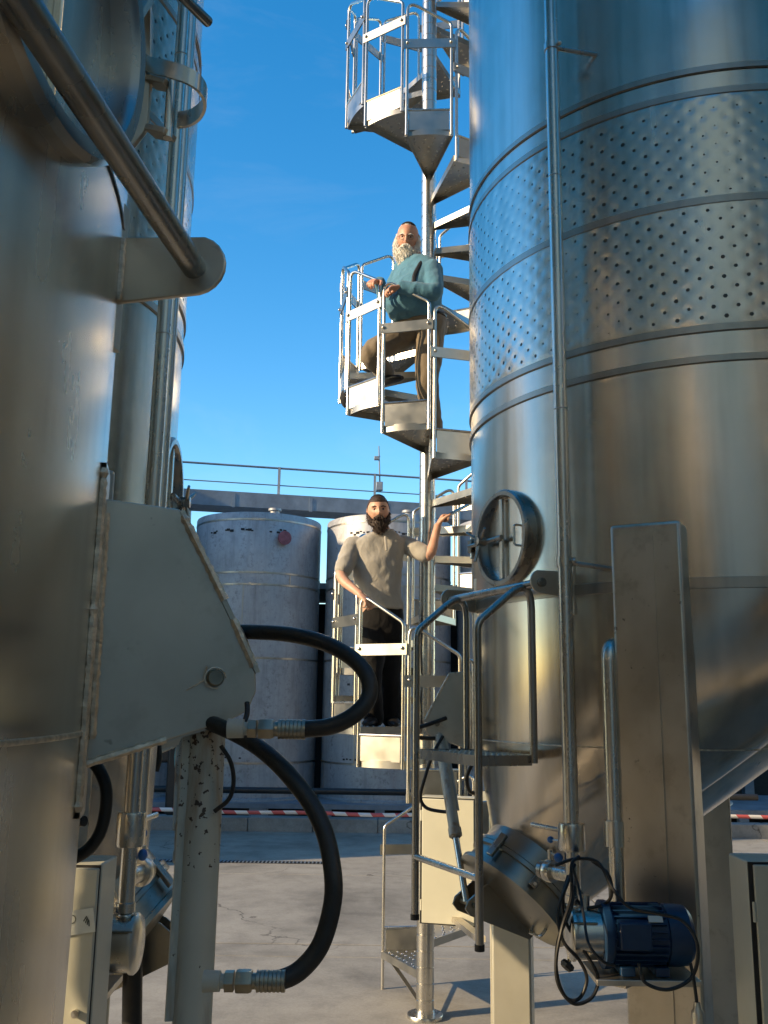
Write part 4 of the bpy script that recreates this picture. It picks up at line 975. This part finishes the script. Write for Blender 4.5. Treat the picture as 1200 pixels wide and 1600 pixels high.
def shoe(mb, ankle, fwd, sole):
    f = Vector((fwd[0],fwd[1],0)).normalized(); rt = f.cross(Vector((0,0,1))); o = Vector((ankle.x, ankle.y, sole))
    V = []; n = 16; st = [(-.075,.022,.07),(-.06,.036,.085),(-.02,.040,.10),(.03,.040,.085),(.08,.045,.06),(.13,.047,.050),(.17,.038,.042),(.195,.015,.028)]
    for (s, hw, hh) in st:
        for k in range(n):
            t = 2*math.pi*k/n; zz = math.sin(t); V.append(o+f*s+rt*hw*math.cos(t)+Vector((0,0,hh*.5+hh*.5*(zz if zz > 0 else zz*.98))))
    Fq = [(i*n+k, i*n+(k+1) % n, (i+1)*n+(k+1) % n, (i+1)*n+k) for i in range(len(st)-1) for k in range(n)]
    Fq += [tuple(range(n-1,-1,-1)), tuple((len(st)-1)*n+k for k in range(n))]; mb.add(V, Fq)
def finish(me, name, mat, root): return build(me, name, M[mat], root)
def shift(me, off):
    me.transform(Matrix.Translation(-off)); return me

# ---- man in the polo shirt, standing on the middle turn
def lower_man():
    base = Vector((.00, 6.60, 1.435+RISE*2+.05)); root = thing('person', 'bearded man in taupe polo shirt and black trousers, one arm raised to the stair rail', 'person', base)
    f = Vector((.10,-1,0)).normalized(); lf = Vector((-f.y, f.x, 0))       # his left = image right
    P = PX; Yc = 6.62
    hc = P(591,797,6.56); A = head_axes((.06,-1,0), 9, -3); sole = base.z
    neck = P(599,828,6.62)
    hipR, hipL = P(583,985,6.62), P(609,985,6.68)
    knR, knL = P(580,1062,6.50), P(610,1065,6.62); anR, anL = P(584,1118,6.58), P(612,1126,6.66)
    anR.z = sole+.085; anL.z = sole+.085
    shR, shL = P(551,853,6.60), P(634,851,6.66); elR, elL = P(533,898,6.45), P(669,868,6.52); wrR, wrL = P(563,929,6.27), P(684,822,6.56)
    # body
    b = MB(); head_mesh(b, hc, A)
    limb(b, [hc+Vector((0,.02,-.07)), neck+Vector((0,0,-.03))], [.056,.062])
    torso(b, [(P(599,832,Yc),.07,.06),(P(594,850,Yc),.165,.08),(P(590,885,Yc),.165,.10),(P(592,930,Yc),.14,.09),(P(596,975,6.64),.135,.09)], f)
    limb(b, [shR, elR, wrR], [.050,.040,.027]); limb(b, [shL, elL, wrL], [.050,.041,.027])
    hand(b, wrR, P(582,944,6.20)-wrR, Vector((-.1,.25,-1)), 1, (30,50,40)); hand(b, wrL, P(693,803,6.58)-wrL, Vector((.8,.1,-.5)), -1, (62,75,50))
    for h, k, a in ((hipR,knR,anR),(hipL,knL,anL)): limb(b, [h,k,a], [.075,.05,.035])
    body = finish(shift(remesh(b, 'body', .0048, 3), base), 'body', 'skin1', root)
    add_face(body, hc, A, 'hairb')
    # polo shirt
    s = MB(); torso(s, [(P(600,829,Yc),.068,.062),(P(597,838,Yc),.125,.085),(P(593,850,Yc),.190,.105),(P(589,885,Yc),.180,.130),(P(591,922,Yc),.158,.128),(P(597,952,6.63),.152,.125)], f)
    limb(s, [shR+lf*.055+Vector((0,0,.004)), shR, shR.lerp(elR,.42), shR.lerp(elR,.80)], [.060,.064,.066,.063]); limb(s, [shL-lf*.055+Vector((0,0,.004)), shL, shL.lerp(elL,.45), shL.lerp(elL,.85)], [.060,.062,.062,.058])
    shirt = finish(shift(remesh(s, 'polo_shirt', .007, 9, .010, 9.0, 2.0), base), 'polo_shirt', 'polo', root)
    cr = []
    for k in range(19):
        a = R(-70+k*(320/18)+0); cr.append(neck+Vector((0,0,-.006))+Vector((.066*math.cos(a),.060*math.sin(a)-.01,.012*math.sin(a))))
    build(MB().tube(cr, .013, 8), 'collar', M['polo'], shirt)
    pk = [P(602,838,6.50), P(603,848,6.49), P(604,860,6.485)]
    build(MB().tube(pk, [.010,.009,.009], 6), 'placket', M['polo'], shirt)
    t = MB(); torso(t, [(P(597,945,6.635),.140,.112),(P(597,965,6.64),.150,.115),(P(596,990,6.65),.150,.115),(P(596,1005,6.65),.12,.09)], f)
    for h, k, a in ((hipR,knR,anR),(hipL,knL,anL)): limb(t, [h+Vector((0,0,.03)), h.lerp(k,.5), k, k.lerp(a,.6), a+Vector((0,0,-.03))], [.095,.088,.070,.066,.068])
    finish(shift(remesh(t, 'trousers', .008, 3, .008, 8.0, 5.0), base), 'trousers', 'blk', root)
    for an, fd in ((anR,(-.25,-1)),(anL,(.15,-1))):
        m = MB(); shoe(m, an, fd, sole); build(m, 'shoe', M['leather'], root)
    build(patch(hc, A, lambda a: R(30) if math.sin(a) > .55 else R(30-55*min(1,(.55-math.sin(a))/.7)), 1.045, jit=.008), 'hair', M['hairb'], root)
    bm = beard_mesh(hc, A, 'full'); tb = MB(); tufts(tb, bm, 420, .016, .0022, .7, hc)
    bd = build(shift(bm, base), 'beard', M['hairb'], root); build(tb, 'beard_tuft', M['hairb'], bd, stuff=True)
    build(patch(hc, A, lambda a: R(52)-.35*math.sin(a)*-.6, 1.075), 'skull_cap', M['velvet'], root)
    return root
lower_man()

# ---- older man with the white beard, leaning on the guard panel one turn higher
def upper_man():
    base = Vector((.30, 6.40, 1.435+RISE*12+.05)); root = thing('person', 'white bearded man in teal jumper leaning on the guard rail with one knee raised', 'person', base)
    f = Vector((-.62,-.78,0)).normalized(); lf = Vector((-f.y, f.x, 0)); P = PX
    hc = P(637,371,6.36); A = head_axes((-.14,-1,0), 27, 6)
    pel = P(664,505,6.42)
    hipR, hipL = P(652,512,6.44), P(674,512,6.36)
    knR, anR = P(580,552,6.30), P(600,607,6.50); knL, anL = P(667,595,6.30), P(676,672,6.40)
    s14 = 1.435+RISE*14+.05; anR.z = s14+.10; anL.z = base.z+.085
    shR, shL = P(631,419,6.49), P(674,420,6.26); elR, elL = P(604,474,6.36), P(678,456,6.12); wrR, wrL = P(594,441,6.22), P(628,449,6.10)
    b = MB(); head_mesh(b, hc, A)
    limb(b, [hc+Vector((.01,.03,-.06)), P(650,410,6.40)], [.060,.066])
    torso(b, [(P(650,408,6.40),.07,.06),(P(653,420,6.39),.16,.09),(P(652,445,6.37),.16,.12),(P(650,480,6.36),.15,.15),(P(662,510,6.41),.14,.11)], f)
    limb(b, [shR,elR,wrR], [.05,.042,.028]); limb(b, [shL,elL,wrL], [.05,.042,.028])
    hand(b, wrR, P(579,432,6.14)-wrR+Vector((0,0,-.03)), Vector((-.1,.1,-1)), 1, (30,45,35)); hand(b, wrL, P(606,450,6.08)-wrL, Vector((-.1,.1,-1)), -1, (30,45,40))
    for h, k, a in ((hipR,knR,anR),(hipL,knL,anL)): limb(b, [h,k,a], [.08,.055,.038])
    body = finish(shift(remesh(b, 'body', .0048, 3), base), 'body', 'skin2', root)
    add_face(body, hc, A, 'white', True)
    s = MB(); torso(s, [(P(649,405,6.40),.075,.07),(P(652,412,6.39),.135,.095),(P(653,426,6.38),.195,.125),(P(650,450,6.35),.195,.175),(P(645,474,6.33),.190,.205),(P(648,492,6.34),.178,.185),(P(657,504,6.38),.165,.145)], f)
    limb(s, [shR, shR.lerp(elR,.5), elR, elR.lerp(wrR,.6), wrR], [.070,.066,.058,.048,.040]); limb(s, [shL, shL.lerp(elL,.5), elL, elL.lerp(wrL,.6), wrL], [.066,.068,.060,.050,.040])
    jm = finish(shift(remesh(s, 'jumper', .007, 9, .012, 9.0, 9.0), base), 'jumper', 'jumper', root)
    ck = []
    for k in range(19):
        a = R(k*20); ck.append(P(647,406,6.39)+Vector((.070*math.cos(a),.066*math.sin(a),.018*math.sin(a))))
    build(MB().tube(ck, .011, 8, closed=False), 'neckband', M['jumper'], jm)
    st_ = [P(662,404,6.30), P(655,416,6.21), P(648,430,6.165), P(646,446,6.13)]
    build(MB().tube(spline(st_, 4), .017, 8), 'shoulder_strap', M['strap'], root)
    t = MB(); torso(t, [(P(660,494,6.39),.160,.150),(P(662,505,6.40),.170,.150),(P(664,520,6.41),.155,.135),(P(664,535,6.42),.11,.09)], f)
    for h, k, a, e in ((hipR,knR,anR,.0),(hipL,knL,anL,-.03)): limb(t, [h+Vector((0,0,.02)), h.lerp(k,.5), k, k.lerp(a,.6), a+Vector((0,0,e))], [.105,.098,.078,.072,.072])
    tr = finish(shift(remesh(t, 'trousers', .008, 3, .010, 7.0, 1.0), base), 'trousers', 'trous', root)
    bt = []
    for k in range(25):
        a = 2*math.pi*k/24; rt = f.cross(Vector((0,0,1))); bt.append(P(660,498,6.39)+rt*.172*math.cos(a)+f*.160*math.sin(a)+Vector((0,0,-.02*math.sin(a))))
    build(MB().tube(bt, .012, 8), 'belt', M['leather'], tr)
    m = MB(); shoe(m, anR, (.55,-.6), s14); build(m, 'shoe', M['leather'], root)
    m = MB(); shoe(m, anL, (-.3,-1), base.z); build(m, 'shoe', M['leather'], root)
    build(patch(hc, A, lambda a: R(58) if math.sin(a) > .3 else R(58-70*min(1,(.3-math.sin(a))/.6)), 1.03, jit=.008), 'hair', M['white'], root)
    bm = beard_mesh(hc, A, 'long'); tb = MB(); tufts(tb, bm, 700, .024, .0024, .9, hc)
    bd = build(shift(bm, base), 'beard', M['white'], root); build(tb, 'beard_tuft', M['white'], bd, stuff=True)
    build(patch(hc, A, lambda a: R(48)+.22*math.sin(a), 1.065), 'skull_cap', M['velvet'], root)
    return root
upper_man()
hat = MB().sphere(PX(542,622,6.62), (.05,.10,.075), 20, 12); 
tag(build(hat, 'black_bundle', M['velvet']), 'rounded black bundle resting at the outer edge of a stair tread', 'bundle')
